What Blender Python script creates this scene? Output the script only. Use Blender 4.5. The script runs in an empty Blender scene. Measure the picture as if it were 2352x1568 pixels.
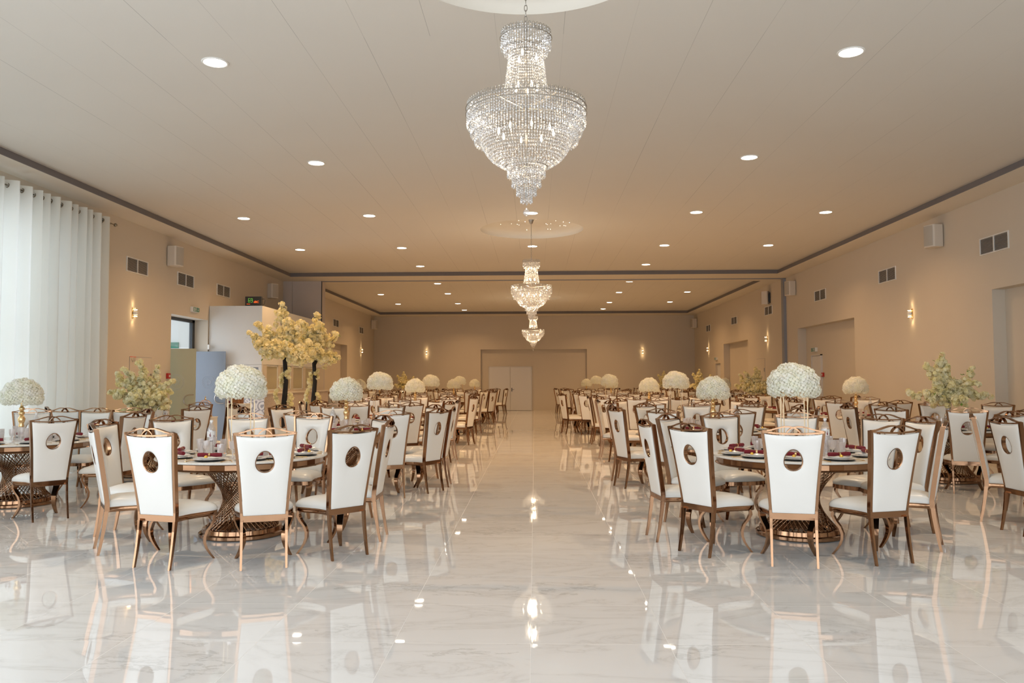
import bpy, math, random
from mathutils import Vector, Matrix, noise
PI = math.pi
S = bpy.context.scene
COL = S.collection
rnd = random.Random(7)

# ------------------------------------------------------------------ camera
FPX = 1835.0
cam_d = bpy.data.cameras.new('camera')
cam_d.sensor_width = 36.0
cam_d.lens = 36.0 * FPX / 2352.0
cam_d.clip_end = 200
cam = bpy.data.objects.new('camera', cam_d)
COL.objects.link(cam)
fy = Vector(((1228 - 1176) / FPX, (784 - 872) / FPX, -1.0)).normalized()
up = Vector((-math.sin(.0045), math.cos(.0045), 0.0))
up = (up - up.dot(fy) * fy).normalized()
rx = fy.cross(up)
# rows of this matrix are the world axes written in camera coordinates = camera axes in the world, by columns
Rm = Matrix((rx, fy, up))
cam.matrix_world = Matrix.Translation((0, 0, 1.53)) @ Rm.to_4x4()
S.camera = cam

# ------------------------------------------------------------------ colour, world, daylight
S.view_settings.view_transform = 'Standard'
S.view_settings.look = 'None'
S.view_settings.exposure = 0.35
S.view_settings.gamma = 1.0
S.view_settings.use_curve_mapping = False
S.cycles.max_bounces = 8
S.cycles.diffuse_bounces = 4
S.cycles.glossy_bounces = 4
S.cycles.transmission_bounces = 4
S.cycles.transparent_max_bounces = 24
S.cycles.caustics_reflective = False
S.cycles.caustics_refractive = False
S.cycles.sample_clamp_indirect = 6.0
S.cycles.use_adaptive_sampling = True
S.cycles.adaptive_threshold = 0.03
w = bpy.data.worlds.new('daylight')
S.world = w
w.use_nodes = True
w.node_tree.nodes['Background'].inputs['Color'].default_value = (.80, .90, 1.0, 1)
w.node_tree.nodes['Background'].inputs['Strength'].default_value = 1.6

WARM = (1.0, .59, .27)
DAY = (.86, .93, 1.0)

def area(name, loc, sx, sy, power, color, rot, shape='RECTANGLE', spread=PI):
    l = bpy.data.lights.new(name, 'AREA')
    l.shape = shape; l.size = sx
    if shape in ('RECTANGLE', 'ELLIPSE'): l.size_y = sy
    l.energy = power; l.color = color; l.spread = spread
    o = bpy.data.objects.new(name, l); COL.objects.link(o)
    o.location = loc; o.rotation_euler = rot
    return o
# daylight through the glazed wall behind the camera and through the curtained window on the left
area('daylight_rear_glazing', (0, -2.45, 2.15), 14.6, 4.0, 290, DAY, (PI / 2, 0, 0))
area('daylight_added_side', (-8.6, 2.2, 2.2), 6.2, 4.1, 170, DAY, (0, -PI / 2, 0))  # unseen window on the near left, added to bring in more daylight
area('daylight_curtain_window', (-8.75, 10.1, 2.3), 8.0, 4.2, 360, (.78, .88, 1.0), (0, -PI / 2, 0))
area('daylight_entrance', (-9.6, 18.6, 2.0), 2.2, 2.4, 42, (.80, .89, 1.0), (0, -PI / 2, 0))
DOWN_POWER = 36

# ------------------------------------------------------------------ materials
M = {}
def mat(name, base=(.8, .8, .8), rough=.5, metal=0.0, **kw):
    m = bpy.data.materials.new(name); m.use_nodes = True
    b = m.node_tree.nodes['Principled BSDF']
    b.inputs['Base Color'].default_value = (*base, 1)
    b.inputs['Roughness'].default_value = rough
    b.inputs['Metallic'].default_value = metal
    for k, v in kw.items():
        b.inputs[k.replace('_', ' ')].default_value = v
    M[name] = m
    return m
def nn(m, t, **kw):
    n = m.node_tree.nodes.new(t)
    for k, v in kw.items(): setattr(n, k, v)
    return n
def lk(m, a, b): m.node_tree.links.new(a, b)
def bsdf(m): return m.node_tree.nodes['Principled BSDF']
def math_n(m, op, a, b=None, c=None):
    n = nn(m, 'ShaderNodeMath', operation=op)
    for i, v in enumerate((a, b, c)):
        if v is None: continue
        if isinstance(v, (int, float)): n.inputs[i].default_value = v
        else: lk(m, v, n.inputs[i])
    return n.outputs[0]
def mixcol(m, f, a, b, mode='MIX'):
    n = nn(m, 'ShaderNodeMix', data_type='RGBA', blend_type=mode)
    for i, v in ((0, f), (6, a), (7, b)):
        if isinstance(v, (int, float)): n.inputs[i].default_value = v
        elif isinstance(v, tuple): n.inputs[i].default_value = (*v, 1)
        else: lk(m, v, n.inputs[i])
    return n.outputs[2]
def noise_n(m, vec, scale, detail=3, rough=.5, dist=0):
    n = nn(m, 'ShaderNodeTexNoise')
    n.inputs['Scale'].default_value = scale; n.inputs['Detail'].default_value = detail
    n.inputs['Roughness'].default_value = rough; n.inputs['Distortion'].default_value = dist
    if vec is not None: lk(m, vec, n.inputs['Vector'])
    return n.outputs['Fac']
def ramp(m, f, stops):
    n = nn(m, 'ShaderNodeValToRGB'); e = n.color_ramp.elements
    e[0].position, e[0].color = stops[0][0], (*stops[0][1], 1)
    e[1].position, e[1].color = stops[-1][0], (*stops[-1][1], 1)
    for p, c in stops[1:-1]:
        x = e.new(p); x.color = (*c, 1)
    lk(m, f, n.inputs[0]); return n.outputs[0]
def bump(m, h, strength, dist):
    n = nn(m, 'ShaderNodeBump'); n.inputs['Strength'].default_value = strength; n.inputs['Distance'].default_value = dist
    lk(m, h, n.inputs['Height']); lk(m, n.outputs[0], bsdf(m).inputs['Normal'])

# plaster: very slight mottling
def plaster(name, col, rough=.75):
    m = mat(name, col, rough)
    g = nn(m, 'ShaderNodeNewGeometry')
    f = noise_n(m, g.outputs['Position'], 1.3, 4)
    c = mixcol(m, f, tuple(x * .975 for x in col), tuple(min(1, x * 1.02) for x in col))
    lk(m, c, bsdf(m).inputs['Base Color'])
    bump(m, noise_n(m, g.outputs['Position'], 160, 2), .04, .002)
    return m
plaster('wall_paint', (.62, .545, .445))
plaster('recess_paint', (.66, .57, .48))
plaster('white_paint', (.72, .71, .68))
plaster('soffit_paint', (.70, .64, .55))
plaster('dome_paint', (.70, .655, .58))
plaster('partition_paint', (.56, .50, .46))
mat('grey_trim', (.26, .27, .30), .5)
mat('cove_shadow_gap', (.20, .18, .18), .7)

m = mat('ceiling_panels', (.74, .69, .65), .7)
g = nn(m, 'ShaderNodeNewGeometry'); sp = nn(m, 'ShaderNodeSeparateXYZ'); lk(m, g.outputs['Position'], sp.inputs[0])
u = math_n(m, 'ADD', math_n(m, 'MULTIPLY', sp.outputs[0], 1 / .64), .35 / .64)
fr = math_n(m, 'ABSOLUTE', math_n(m, 'SUBTRACT', math_n(m, 'FRACT', math_n(m, 'ADD', u, .5)), .5))
col_i = math_n(m, 'FLOOR', u)
seam = math_n(m, 'LESS_THAN', fr, .0042)
# seams open and close along their length, as the boards do
cx = nn(m, 'ShaderNodeCombineXYZ'); lk(m, math_n(m, 'MULTIPLY', math_n(m, 'ROUND', u), 7.3), cx.inputs[0])
lk(m, math_n(m, 'FLOOR', math_n(m, 'MULTIPLY', sp.outputs[1], .4)), cx.inputs[1])
wn = nn(m, 'ShaderNodeTexWhiteNoise', noise_dimensions='3D'); lk(m, cx.outputs[0], wn.inputs[0])
st = math_n(m, 'MULTIPLY', seam, math_n(m, 'MULTIPLY', wn.outputs['Value'], .65))
f = noise_n(m, g.outputs['Position'], .8, 3)
c0 = mixcol(m, f, (.65, .61, .55), (.68, .64, .58))
c1 = mixcol(m, st, c0, (.22, .20, .18))
lk(m, c1, bsdf(m).inputs['Base Color'])

# floor: polished 0.8 m tiles, faint diagonal veins, each tile very slightly tilted
m = mat('marble_floor', (.8, .8, .8), .035)
g = nn(m, 'ShaderNodeNewGeometry'); sp = nn(m, 'ShaderNodeSeparateXYZ'); lk(m, g.outputs['Position'], sp.inputs[0])
tx = math_n(m, 'MULTIPLY', math_n(m, 'ADD', sp.outputs[0], .03), 1.25)
ty = math_n(m, 'MULTIPLY', math_n(m, 'SUBTRACT', sp.outputs[1], .72), 1.25)
dx = math_n(m, 'ABSOLUTE', math_n(m, 'SUBTRACT', math_n(m, 'FRACT', math_n(m, 'ADD', tx, .5)), .5))
dy = math_n(m, 'ABSOLUTE', math_n(m, 'SUBTRACT', math_n(m, 'FRACT', math_n(m, 'ADD', ty, .5)), .5))
grout = math_n(m, 'LESS_THAN', math_n(m, 'MINIMUM', dx, dy), .0022)
cb = nn(m, 'ShaderNodeCombineXYZ'); lk(m, math_n(m, 'FLOOR', tx), cb.inputs[0]); lk(m, math_n(m, 'FLOOR', ty), cb.inputs[1])
wn = nn(m, 'ShaderNodeTexWhiteNoise', noise_dimensions='3D'); lk(m, cb.outputs[0], wn.inputs[0])
# vein coordinates: rotated, shifted per tile
mp = nn(m, 'ShaderNodeMapping'); mp.inputs['Rotation'].default_value = (0, 0, -.30); mp.inputs['Scale'].default_value = (.6, 1.7, 1)
vs = nn(m, 'ShaderNodeVectorMath', operation='MULTIPLY_ADD'); lk(m, wn.outputs['Color'], vs.inputs[0]); vs.inputs[1].default_value = (5, 5, 0); lk(m, g.outputs['Position'], vs.inputs[2])
lk(m, vs.outputs[0], mp.inputs['Vector'])
v1 = noise_n(m, mp.outputs[0], 1.1, 8, .6, 1.4)
vein = math_n(m, 'ABSOLUTE', math_n(m, 'SUBTRACT', v1, .5))
vc = ramp(m, vein, [(0.0, (.72, .705, .69)), (.010, (.80, .79, .78)), (.05, (.85, .842, .835)), (.3, (.87, .862, .858))])
cloud = noise_n(m, mp.outputs[0], .7, 3)
vc2 = mixcol(m, math_n(m, 'MULTIPLY', cloud, .22), vc, (.76, .75, .755))
dense = noise_n(m, mp.outputs[0], 4.0, 5, .6)
patch = math_n(m, 'MULTIPLY', math_n(m, 'GREATER_THAN', cloud, .60), math_n(m, 'LESS_THAN', math_n(m, 'ABSOLUTE', math_n(m, 'SUBTRACT', dense, .5)), .02))
vc3 = mixcol(m, math_n(m, 'MULTIPLY', patch, .45), vc2, (.52, .51, .49))
cc = mixcol(m, grout, vc3, (.88, .87, .85))
lk(m, cc, bsdf(m).inputs['Base Color'])
lk(m, math_n(m, 'ADD', .025, math_n(m, 'MULTIPLY', grout, .4)), bsdf(m).inputs['Roughness'])
bsdf(m).inputs['IOR'].default_value = 1.62
off = nn(m, 'ShaderNodeVectorMath', operation='MULTIPLY_ADD'); lk(m, wn.outputs['Color'], off.inputs[0]); off.inputs[1].default_value = (.007, .007, 0)
off.inputs[2].default_value = (-.0035, -.0035, 1)
wav = noise_n(m, g.outputs['Position'], 3.0, 2)
bp = nn(m, 'ShaderNodeBump'); bp.inputs['Strength'].default_value = .08; bp.inputs['Distance'].default_value = .004
lk(m, wav, bp.inputs['Height']); lk(m, off.outputs[0], bp.inputs['Normal']); lk(m, bp.outputs[0], bsdf(m).inputs['Normal'])

m = mat('leather', (.80, .78, .74), .36, Coat_Weight=.25, Coat_Roughness=.2)
g = nn(m, 'ShaderNodeTexCoord'); bump(m, noise_n(m, g.outputs['Object'], 220, 2), .05, .0015)
mat('rose_gold', (.32, .178, .100), .12, 1.0)
mat('dark_fabric', (.012, .011, .011), .9)
mat('gold', (.88, .62, .32), .2, 1.0)
mat('pale_gold', (.80, .62, .40), .3, .85)
mat('chrome', (.62, .62, .63), .18, 1.0)
mat('brushed_nickel', (.45, .42, .38), .35, 1.0)
m = mat('table_marble', (.82, .79, .74), .1)
g = nn(m, 'ShaderNodeTexCoord')
f = noise_n(m, g.outputs['Object'], 2.4, 7, .6, 1.2)
lk(m, ramp(m, math_n(m, 'ABSOLUTE', math_n(m, 'SUBTRACT', f, .5)), [(0, (.72, .70, .65)), (.02, (.80, .775, .73)), (.3, (.84, .815, .77))]), bsdf(m).inputs['Base Color'])
mat('porcelain', (.86, .85, .83), .12)
mat('black_lacquer', (.012, .012, .012), .15)
m = mat('burgundy_cloth', (.17, .004, .014), .85, Sheen_Weight=.1)
mat('gold_foil', (.90, .58, .12), .25, .9)
mat('orange_fruit', (.85, .22, .03), .45)
mat('white_plastic', (.78, .76, .72), .4)
mat('speaker_grille', (.46, .42, .36), .7)
mat('cream_plastic', (.68, .61, .52), .45)
mat('dark_metal', (.03, .032, .035), .4)
mat('vent_dark', (.12, .105, .09), .8)
mat('vent_slat', (.62, .58, .54), .5)
mat('door_white', (.66, .64, .62), .4)
mat('bark', (.018, .016, .015), .85)
g = nn(M['bark'], 'ShaderNodeTexCoord'); bump(M['bark'], noise_n(M['bark'], g.outputs['Object'], 30, 4), .8, .02)
mat('leaf_green', (.20, .36, .05), .6)
mat('red_plastic', (.42, .02, .015), .4)
mat('sign_red', (.70, .03, .02), .4)
mat('sign_white', (.8, .8, .8), .5)
mat('sign_green', (.01, .16, .09), .4)
mat('wood_brown', (.24, .10, .03), .5)
mat('card_white', (.78, .76, .74), .6)
mat('outdoor_ground', (.4, .4, .4), .8)
mat('curtain_ring', (.30, .27, .22), .3, 1.0)

def petals(name, a, b, sc):
    m = mat(name, a, .7)
    g = nn(m, 'ShaderNodeTexCoord')
    f = noise_n(m, g.outputs['Object'], sc, 2)
    oi = nn(m, 'ShaderNodeNewGeometry'); c = mixcol(m, math_n(m, 'MULTIPLY', oi.outputs['Random Per Island'], .30), ramp(m, f, [(.35, a), (.65, b)]), tuple(min(1, x * y) for x, y in zip(a, (.93, .95, .80))))
    lk(m, c, bsdf(m).inputs['Base Color'])
    tr = nn(m, 'ShaderNodeBsdfTranslucent'); lk(m, c, tr.inputs[0])
    mx = nn(m, 'ShaderNodeMixShader'); mx.inputs[0].default_value = .45
    lk(m, bsdf(m).outputs[0], mx.inputs[1]); lk(m, tr.outputs[0], mx.inputs[2])
    lk(m, mx.outputs[0], m.node_tree.nodes['Material Output'].inputs[0])
petals('hydrangea', (.97, .97, .87), (.98, .97, .95), 9)
petals('blossom', (.98, .90, .54), (.98, .94, .76), 8)

def emis(name, col, s):
    m = bpy.data.materials.new(name); m.use_nodes = True
    m.node_tree.nodes.clear()
    e = m.node_tree.nodes.new('ShaderNodeEmission'); o = m.node_tree.nodes.new('ShaderNodeOutputMaterial')
    e.inputs[0].default_value = (*col, 1); e.inputs[1].default_value = s
    m.node_tree.links.new(e.outputs[0], o.inputs[0]); M[name] = m
emis('lamp_glow', (1.0, .90, .74), 14)
emis('bulb_glow', (1.0, .80, .52), 12)
emis('sconce_glow', (1.0, .72, .38), 16)
emis('star_glow', (1.0, .92, .8), 6)
emis('led_green', (.30, .8, .1), .6)
emis('led_orange', (1.0, .16, .03), .8)

def see(name, tint, gloss_col, parts, rough=.03):
    """clear things: transparent + mirror + a little scattering"""
    m = bpy.data.materials.new(name); m.use_nodes = True; nt = m.node_tree; nt.nodes.clear()
    out = nt.nodes.new('ShaderNodeOutputMaterial')
    t = nt.nodes.new('ShaderNodeBsdfTransparent'); t.inputs[0].default_value = (*tint, 1)
    gl = nt.nodes.new('ShaderNodeBsdfGlossy'); gl.inputs[0].default_value = (*gloss_col, 1); gl.inputs['Roughness'].default_value = rough
    d = nt.nodes.new('ShaderNodeBsdfTranslucent'); d.inputs[0].default_value = (*gloss_col, 1)
    d2 = nt.nodes.new('ShaderNodeBsdfDiffuse'); d2.inputs[0].default_value = (*gloss_col, 1)
    a = nt.nodes.new('ShaderNodeMixShader'); b = nt.nodes.new('ShaderNodeMixShader'); c = nt.nodes.new('ShaderNodeMixShader')
    tp, gp, dp = parts; tot = tp + gp + dp
    c.inputs[0].default_value = .5
    nt.links.new(d.outputs[0], c.inputs[1]); nt.links.new(d2.outputs[0], c.inputs[2])
    a.inputs[0].default_value = dp / max(1e-6, gp + dp)
    nt.links.new(gl.outputs[0], a.inputs[1]); nt.links.new(c.outputs[0], a.inputs[2])
    b.inputs[0].default_value = (gp + dp) / tot
    nt.links.new(t.outputs[0], b.inputs[1]); nt.links.new(a.outputs[0], b.inputs[2])
    nt.links.new(b.outputs[0], out.inputs[0]); M[name] = m
see('crystal', (.95, .95, .96), (.97, .96, .95), (.44, .44, .12), .05)
see('pendant_glass', (.95, .95, .96), (1, 1, 1), (.70, .22, .08), .02)
see('cut_glass', (.97, .96, .96), (.95, .92, .92), (.58, .14, .28), .1)
see('bottle_plastic', (.94, .95, .97), (.95, .96, 1), (.70, .18, .12), .06)
see('window_glass', (.94, .95, .95), (.9, .95, .95), (.86, .12, .02), .02)
see('booth_glass', (.60, .54, .40), (.88, .82, .62), (.10, .12, .78), .03)
see('frosted_daylight_tint', (.55, .64, .78), (.43, .47, .53), (.06, .10, .84), .2)  # blue of outdoor light scattering in the frosted leaf, put into its colour
see('frosted_reflection_tint', (.40, .41, .30), (.62, .61, .48), (.06, .06, .88), .2)  # olive of what the frosted leaf reflects, put into its colour
see('engraving', (.5, .5, .5), (.80, .84, .90), (.1, .2, .7), .3)

# sheer white curtain: diffuse + translucent so the daylight behind glows through the folds
m = bpy.data.materials.new('curtain_cloth'); m.use_nodes = True; nt = m.node_tree; nt.nodes.clear(); M['curtain_cloth'] = m
o_ = nt.nodes.new('ShaderNodeOutputMaterial'); d_ = nt.nodes.new('ShaderNodeBsdfDiffuse'); t_ = nt.nodes.new('ShaderNodeBsdfTranslucent'); x_ = nt.nodes.new('ShaderNodeMixShader')
d_.inputs[0].default_value = (.84, .82, .74, 1); t_.inputs[0].default_value = (.88, .89, .88, 1); x_.inputs[0].default_value = .36
nt.links.new(d_.outputs[0], x_.inputs[1]); nt.links.new(t_.outputs[0], x_.inputs[2]); nt.links.new(x_.outputs[0], o_.inputs[0])

# laser-cut arabesque panel: concentric scroll rings around jittered centres, cut through to grey
def arabesque(name, hi, lo, sc):
    m = mat(name, hi, .6)
    g = nn(m, 'ShaderNodeNewGeometry')
    v = nn(m, 'ShaderNodeTexVoronoi', feature='F1'); v.inputs['Scale'].default_value = sc; v.inputs['Randomness'].default_value = .25
    lk(m, g.outputs['Position'], v.inputs['Vector'])
    nz = noise_n(m, g.outputs['Position'], sc * 1.5, 2)
    r = math_n(m, 'SINE', math_n(m, 'ADD', math_n(m, 'MULTIPLY', v.outputs['Distance'], 26), math_n(m, 'MULTIPLY', nz, 9)))
    c = mixcol(m, math_n(m, 'GREATER_THAN', r, .25), hi, lo)
    lk(m, c, bsdf(m).inputs['Base Color'])
arabesque('laser_cut_white', (.74, .73, .74), (.34, .34, .38), 4.5)
arabesque('laser_cut_cream', (.66, .57, .49), (.47, .38, .32), 7.0)

# ------------------------------------------------------------------ mesh helpers
class MB:
    def __init__(s): s.v = []; s.f = []
    def add(s, vs, fs):
        n = len(s.v); s.v += [tuple(p) for p in vs]; s.f += [tuple(i + n for i in f) for f in fs]; return s
    def box(s, x0, x1, y0, y1, z0, z1):
        return s.add([(x0, y0, z0), (x1, y0, z0), (x1, y1, z0), (x0, y1, z0), (x0, y0, z1), (x1, y0, z1), (x1, y1, z1), (x0, y1, z1)],
                     [(0, 3, 2, 1), (4, 5, 6, 7), (0, 1, 5, 4), (1, 2, 6, 5), (2, 3, 7, 6), (3, 0, 4, 7)])
    def lathe(s, prof, n=24, c=(0, 0, 0), close=True):
        vs, fs = [], []
        for r, z in prof:
            for i in range(n):
                a = 2 * PI * i / n; vs.append((c[0] + r * math.cos(a), c[1] + r * math.sin(a), c[2] + z))
        for k in range(len(prof) - 1):
            for i in range(n):
                j = (i + 1) % n; fs.append((k * n + i, k * n + j, (k + 1) * n + j, (k + 1) * n + i))
        if close:
            if prof[0][0] > 1e-4: fs.append(tuple(range(n - 1, -1, -1)))
            if prof[-1][0] > 1e-4: fs.append(tuple((len(prof) - 1) * n + i for i in range(n)))
        return s.add(vs, fs)
    def tube(s, pts, r, n=6, cap=True):
        pts = [Vector(p) for p in pts]
        rs = r if isinstance(r, (list, tuple)) else [r] * len(pts)
        vs, fs = [], []; ref = None
        for k, p in enumerate(pts):
            t = (pts[min(k + 1, len(pts) - 1)] - pts[max(k - 1, 0)]).normalized()
            if ref is None: ref = Vector((0, 0, 1)) if abs(t.z) < .9 else Vector((1, 0, 0))
            b = t.cross(ref).normalized(); ref = b.cross(t).normalized()
            for i in range(n):
                a = 2 * PI * i / n; vs.append(p + (b * math.cos(a) + ref * math.sin(a)) * rs[k])
        for k in range(len(pts) - 1):
            for i in range(n):
                j = (i + 1) % n; fs.append((k * n + i, k * n + j, (k + 1) * n + j, (k + 1) * n + i))
        if cap: fs += [tuple(range(n - 1, -1, -1)), tuple((len(pts) - 1) * n + i for i in range(n))]
        return s.add(vs, fs)
    def bar(s, pts, wv, hv):
        """swept rectangle: wv, hv = lists of half-extent vectors (or one) across the path"""
        vs, fs = [], []
        n = len(pts)
        for k, p in enumerate(pts):
            a = Vector(wv[k] if isinstance(wv, list) else wv); b = Vector(hv[k] if isinstance(hv, list) else hv); p = Vector(p)
            vs += [p - a - b, p + a - b, p + a + b, p - a + b]
        for k in range(n - 1):
            for i in range(4):
                j = (i + 1) % 4; fs.append((k * 4 + i, k * 4 + j, k * 4 + 4 + j, k * 4 + 4 + i))
        fs += [(3, 2, 1, 0), tuple(4 * (n - 1) + i for i in range(4))]
        return s.add(vs, fs)
    def octa(s, p, r, h, rot=0):
        vs = [(p[0] + r * math.cos(rot + PI / 2 * i), p[1] + r * math.sin(rot + PI / 2 * i), p[2]) for i in range(4)] + [(p[0], p[1], p[2] + h), (p[0], p[1], p[2] - h)]
        return s.add(vs, [(0, 1, 4), (1, 2, 4), (2, 3, 4), (3, 0, 4), (1, 0, 5), (2, 1, 5), (3, 2, 5), (0, 3, 5)])
    def mesh(s, name, material, smooth=False, angle=None):
        me = bpy.data.meshes.new(name); me.from_pydata(s.v, [], s.f); me.update()
        me.materials.append(M[material])
        if smooth:
            me.polygons.foreach_set('use_smooth', [True] * len(me.polygons))
            me.set_sharp_from_angle(angle=math.radians(angle or 40))
        return me
    def obj(s, name, material, parent=None, smooth=False, angle=None):
        o = bpy.data.objects.new(name, s.mesh(name, material, smooth, angle)); COL.objects.link(o)
        if parent: o.parent = parent
        return o
def recalc(o):
    import bmesh
    bm = bmesh.new(); bm.from_mesh(o.data); bmesh.ops.recalc_face_normals(bm, faces=bm.faces); bm.to_mesh(o.data); bm.free()
    return o
def bevel(o, wd, seg=2):
    md = o.modifiers.new('bevel', 'BEVEL'); md.width = wd; md.segments = seg; md.limit_method = 'ANGLE'; return o

def tag(o, label=None, cat=None, group=None, kind=None):
    if label: o['label'] = label
    if cat: o['category'] = cat
    if group: o['group'] = group
    if kind: o['kind'] = kind
    return o
def thing(name, label, cat, loc=(0, 0, 0), rz=0, group=None):
    o = bpy.data.objects.new(name, None); COL.objects.link(o); o.empty_display_size = .05
    o.location = loc; o.rotation_euler = (0, 0, rz); return tag(o, label, cat, group)
def struct(o): o['kind'] = 'structure'; return o
KIDS = {}
def kids(o):
    if o.name not in KIDS: KIDS[o.name] = list(o.children)
    return KIDS[o.name]
def dup(root, loc, rz=None, label=None, group=None, scale=None):
    r = root.copy(); COL.objects.link(r); r.location = loc
    if rz is not None: r.rotation_euler = (0, 0, rz)
    if scale: r.scale = scale
    if label: r['label'] = label
    if group: r['group'] = group
    for ch in kids(root):
        c = ch.copy(); COL.objects.link(c); c.parent = r
        for g_ in kids(ch):
            d = g_.copy(); COL.objects.link(d); d.parent = c
    return r
FIRST = {}
def place(key, proto, loc, rz, label, group=None, scale=None):
    """the first time moves the prototype itself, afterwards copies it with its parts"""
    if key not in FIRST:
        FIRST[key] = 1
        kids(proto)
        for ch in kids(proto): kids(ch)
        proto.location = loc; proto.rotation_euler = (0, 0, rz); proto['label'] = label
        if group: proto['group'] = group
        if scale: proto.scale = scale
        return proto
    return dup(proto, loc, rz, label, group, scale)

# ------------------------------------------------------------------ the room
WL, WR, YB, YF, ZS, ZC = -8.05, 7.93, -2.0, 39.8, 4.71, 4.83
YP = 25.3
MB().add([(WL - 6, YB - 3, 0), (WR + .5, YB - 3, 0), (WR + .5, YF + .5, 0), (WL - 6, YF + .5, 0)], [(0, 1, 2, 3)])
fl = MB().box(WL - .4, WR + .4, YB - .3, YF + .4, -.05, 0).obj('floor', 'marble_floor'); struct(fl)
gd = MB().box(WL - 9, WL - .4, 0, 30, -.06, -.01).obj('ground_outside', 'outdoor_ground'); tag(gd, kind='structure')

def wall(name, P, u0, u1, z0, z1, holes, material, back_mat=None, flip=False):
    """a wall sheet with thickness; P(u, z, d) -> point, d = depth outwards. holes: (u0,u1,z0,z1,depth,open)"""
    us = sorted({u0, u1, *[h[0] for h in holes], *[h[1] for h in holes]}); zs = sorted({z0, z1, *[h[2] for h in holes], *[h[3] for h in holes]})
    def dep(a, b):
        for h in holes:
            if h[0] <= a < h[1] and h[2] <= b < h[3]: return (h[4], h[5])
        return (0, False)
    b = MB(); T = .4
    for i in range(len(us) - 1):
        for j in range(len(zs) - 1):
            d, op = dep((us[i] + us[i + 1]) / 2, (zs[j] + zs[j + 1]) / 2)
            if not op:
                q = [P(us[i], zs[j], d), P(us[i + 1], zs[j], d), P(us[i + 1], zs[j + 1], d), P(us[i], zs[j + 1], d)]
                b.add(q, [(0, 1, 2, 3)])
                q = [P(us[i], zs[j], T), P(us[i + 1], zs[j], T), P(us[i + 1], zs[j + 1], T), P(us[i], zs[j + 1], T)]
                b.add(q, [(3, 2, 1, 0)])
    for h in holes:
        D = T if h[5] else h[4]
        a, c, e, f = h[:4]
        for (p, q) in (((a, e), (a, f)), ((c, f), (c, e)), ((a, f), (c, f)), ((c, e), (a, e))):
            if p[1] == q[1] == z0: continue
            b.add([P(p[0], p[1], 0), P(q[0], q[1], 0), P(q[0], q[1], D), P(p[0], p[1], D)], [(0, 1, 2, 3)])
    return struct(b.obj(name, material))
wall('wall_left', lambda u, z, d: (WL - d, u, z), YB, YF, 0, 4.9,
     [(-1.1, 5.3, .1, 4.25, .4, True), (6.0, 14.05, .1, 4.25, .4, True), (17.45, 19.45, 0, 3.02, .4, True), (30.6, 34.1, 0, 3.04, .28, False)], 'wall_paint')
wall('wall_right', lambda u, z, d: (WR + d, u, z), YB, YF, 0, 4.9,
     [(9.2, 14.02, 0, 3.07, .22, False), (20.0, 24.27, 0, 3.05, .25, False), (29.9, 33.72, 0, 3.0, .25, False), (34.35, 35.3, 0, 2.21, .12, False)], 'wall_paint')
wall('wall_far', lambda u, z, d: (u, YF + d, z), WL - .4, WR + .4, 0, 4.9, [(-2.69, 2.6, 0, 3.05, .25, False)], 'wall_paint')
wall('wall_back', lambda u, z, d: (u, YB - d, z), WL - .4, WR + .4, 0, 4.9, [(-7.4, -2.5, .05, 4.3, .4, True), (-2.3, 2.3, .05, 4.3, .4, True), (2.5, 7.4, .05, 4.3, .4, True)], 'white_paint')

# ceiling: soffit ring, dark risers, raised panelled trays with round domes
TX0, TX1 = -7.47, 7.34
TRAYS = [(-1.5, 24.2), (26.0, 38.45)]
b = MB()
xs = [WL, TX0, TX1, WR]; ys = [YB, TRAYS[0][0], TRAYS[0][1], TRAYS[1][0], TRAYS[1][1], YF]
for i in range(3):
    for j in range(5):
        if i == 1 and j in (1, 3): continue
        b.add([(xs[i], ys[j], ZS), (xs[i], ys[j + 1], ZS), (xs[i + 1], ys[j + 1], ZS), (xs[i + 1], ys[j], ZS)], [(0, 1, 2, 3)])
struct(b.obj('trim_1', 'soffit_paint'))
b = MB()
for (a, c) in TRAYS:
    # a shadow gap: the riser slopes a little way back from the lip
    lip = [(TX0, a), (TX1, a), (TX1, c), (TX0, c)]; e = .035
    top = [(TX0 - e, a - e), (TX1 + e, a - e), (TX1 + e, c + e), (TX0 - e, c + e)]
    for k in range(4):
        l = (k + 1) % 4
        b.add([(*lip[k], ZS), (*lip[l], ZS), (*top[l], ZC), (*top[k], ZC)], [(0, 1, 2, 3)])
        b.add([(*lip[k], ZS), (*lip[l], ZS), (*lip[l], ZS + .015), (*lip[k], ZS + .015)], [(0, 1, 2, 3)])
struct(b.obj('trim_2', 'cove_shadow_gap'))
DOMES = [(-.05, 5.95, 1.13), (-.05, 17.45, 1.13), (-.04, 32.1, 1.13)]
b = MB()
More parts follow.
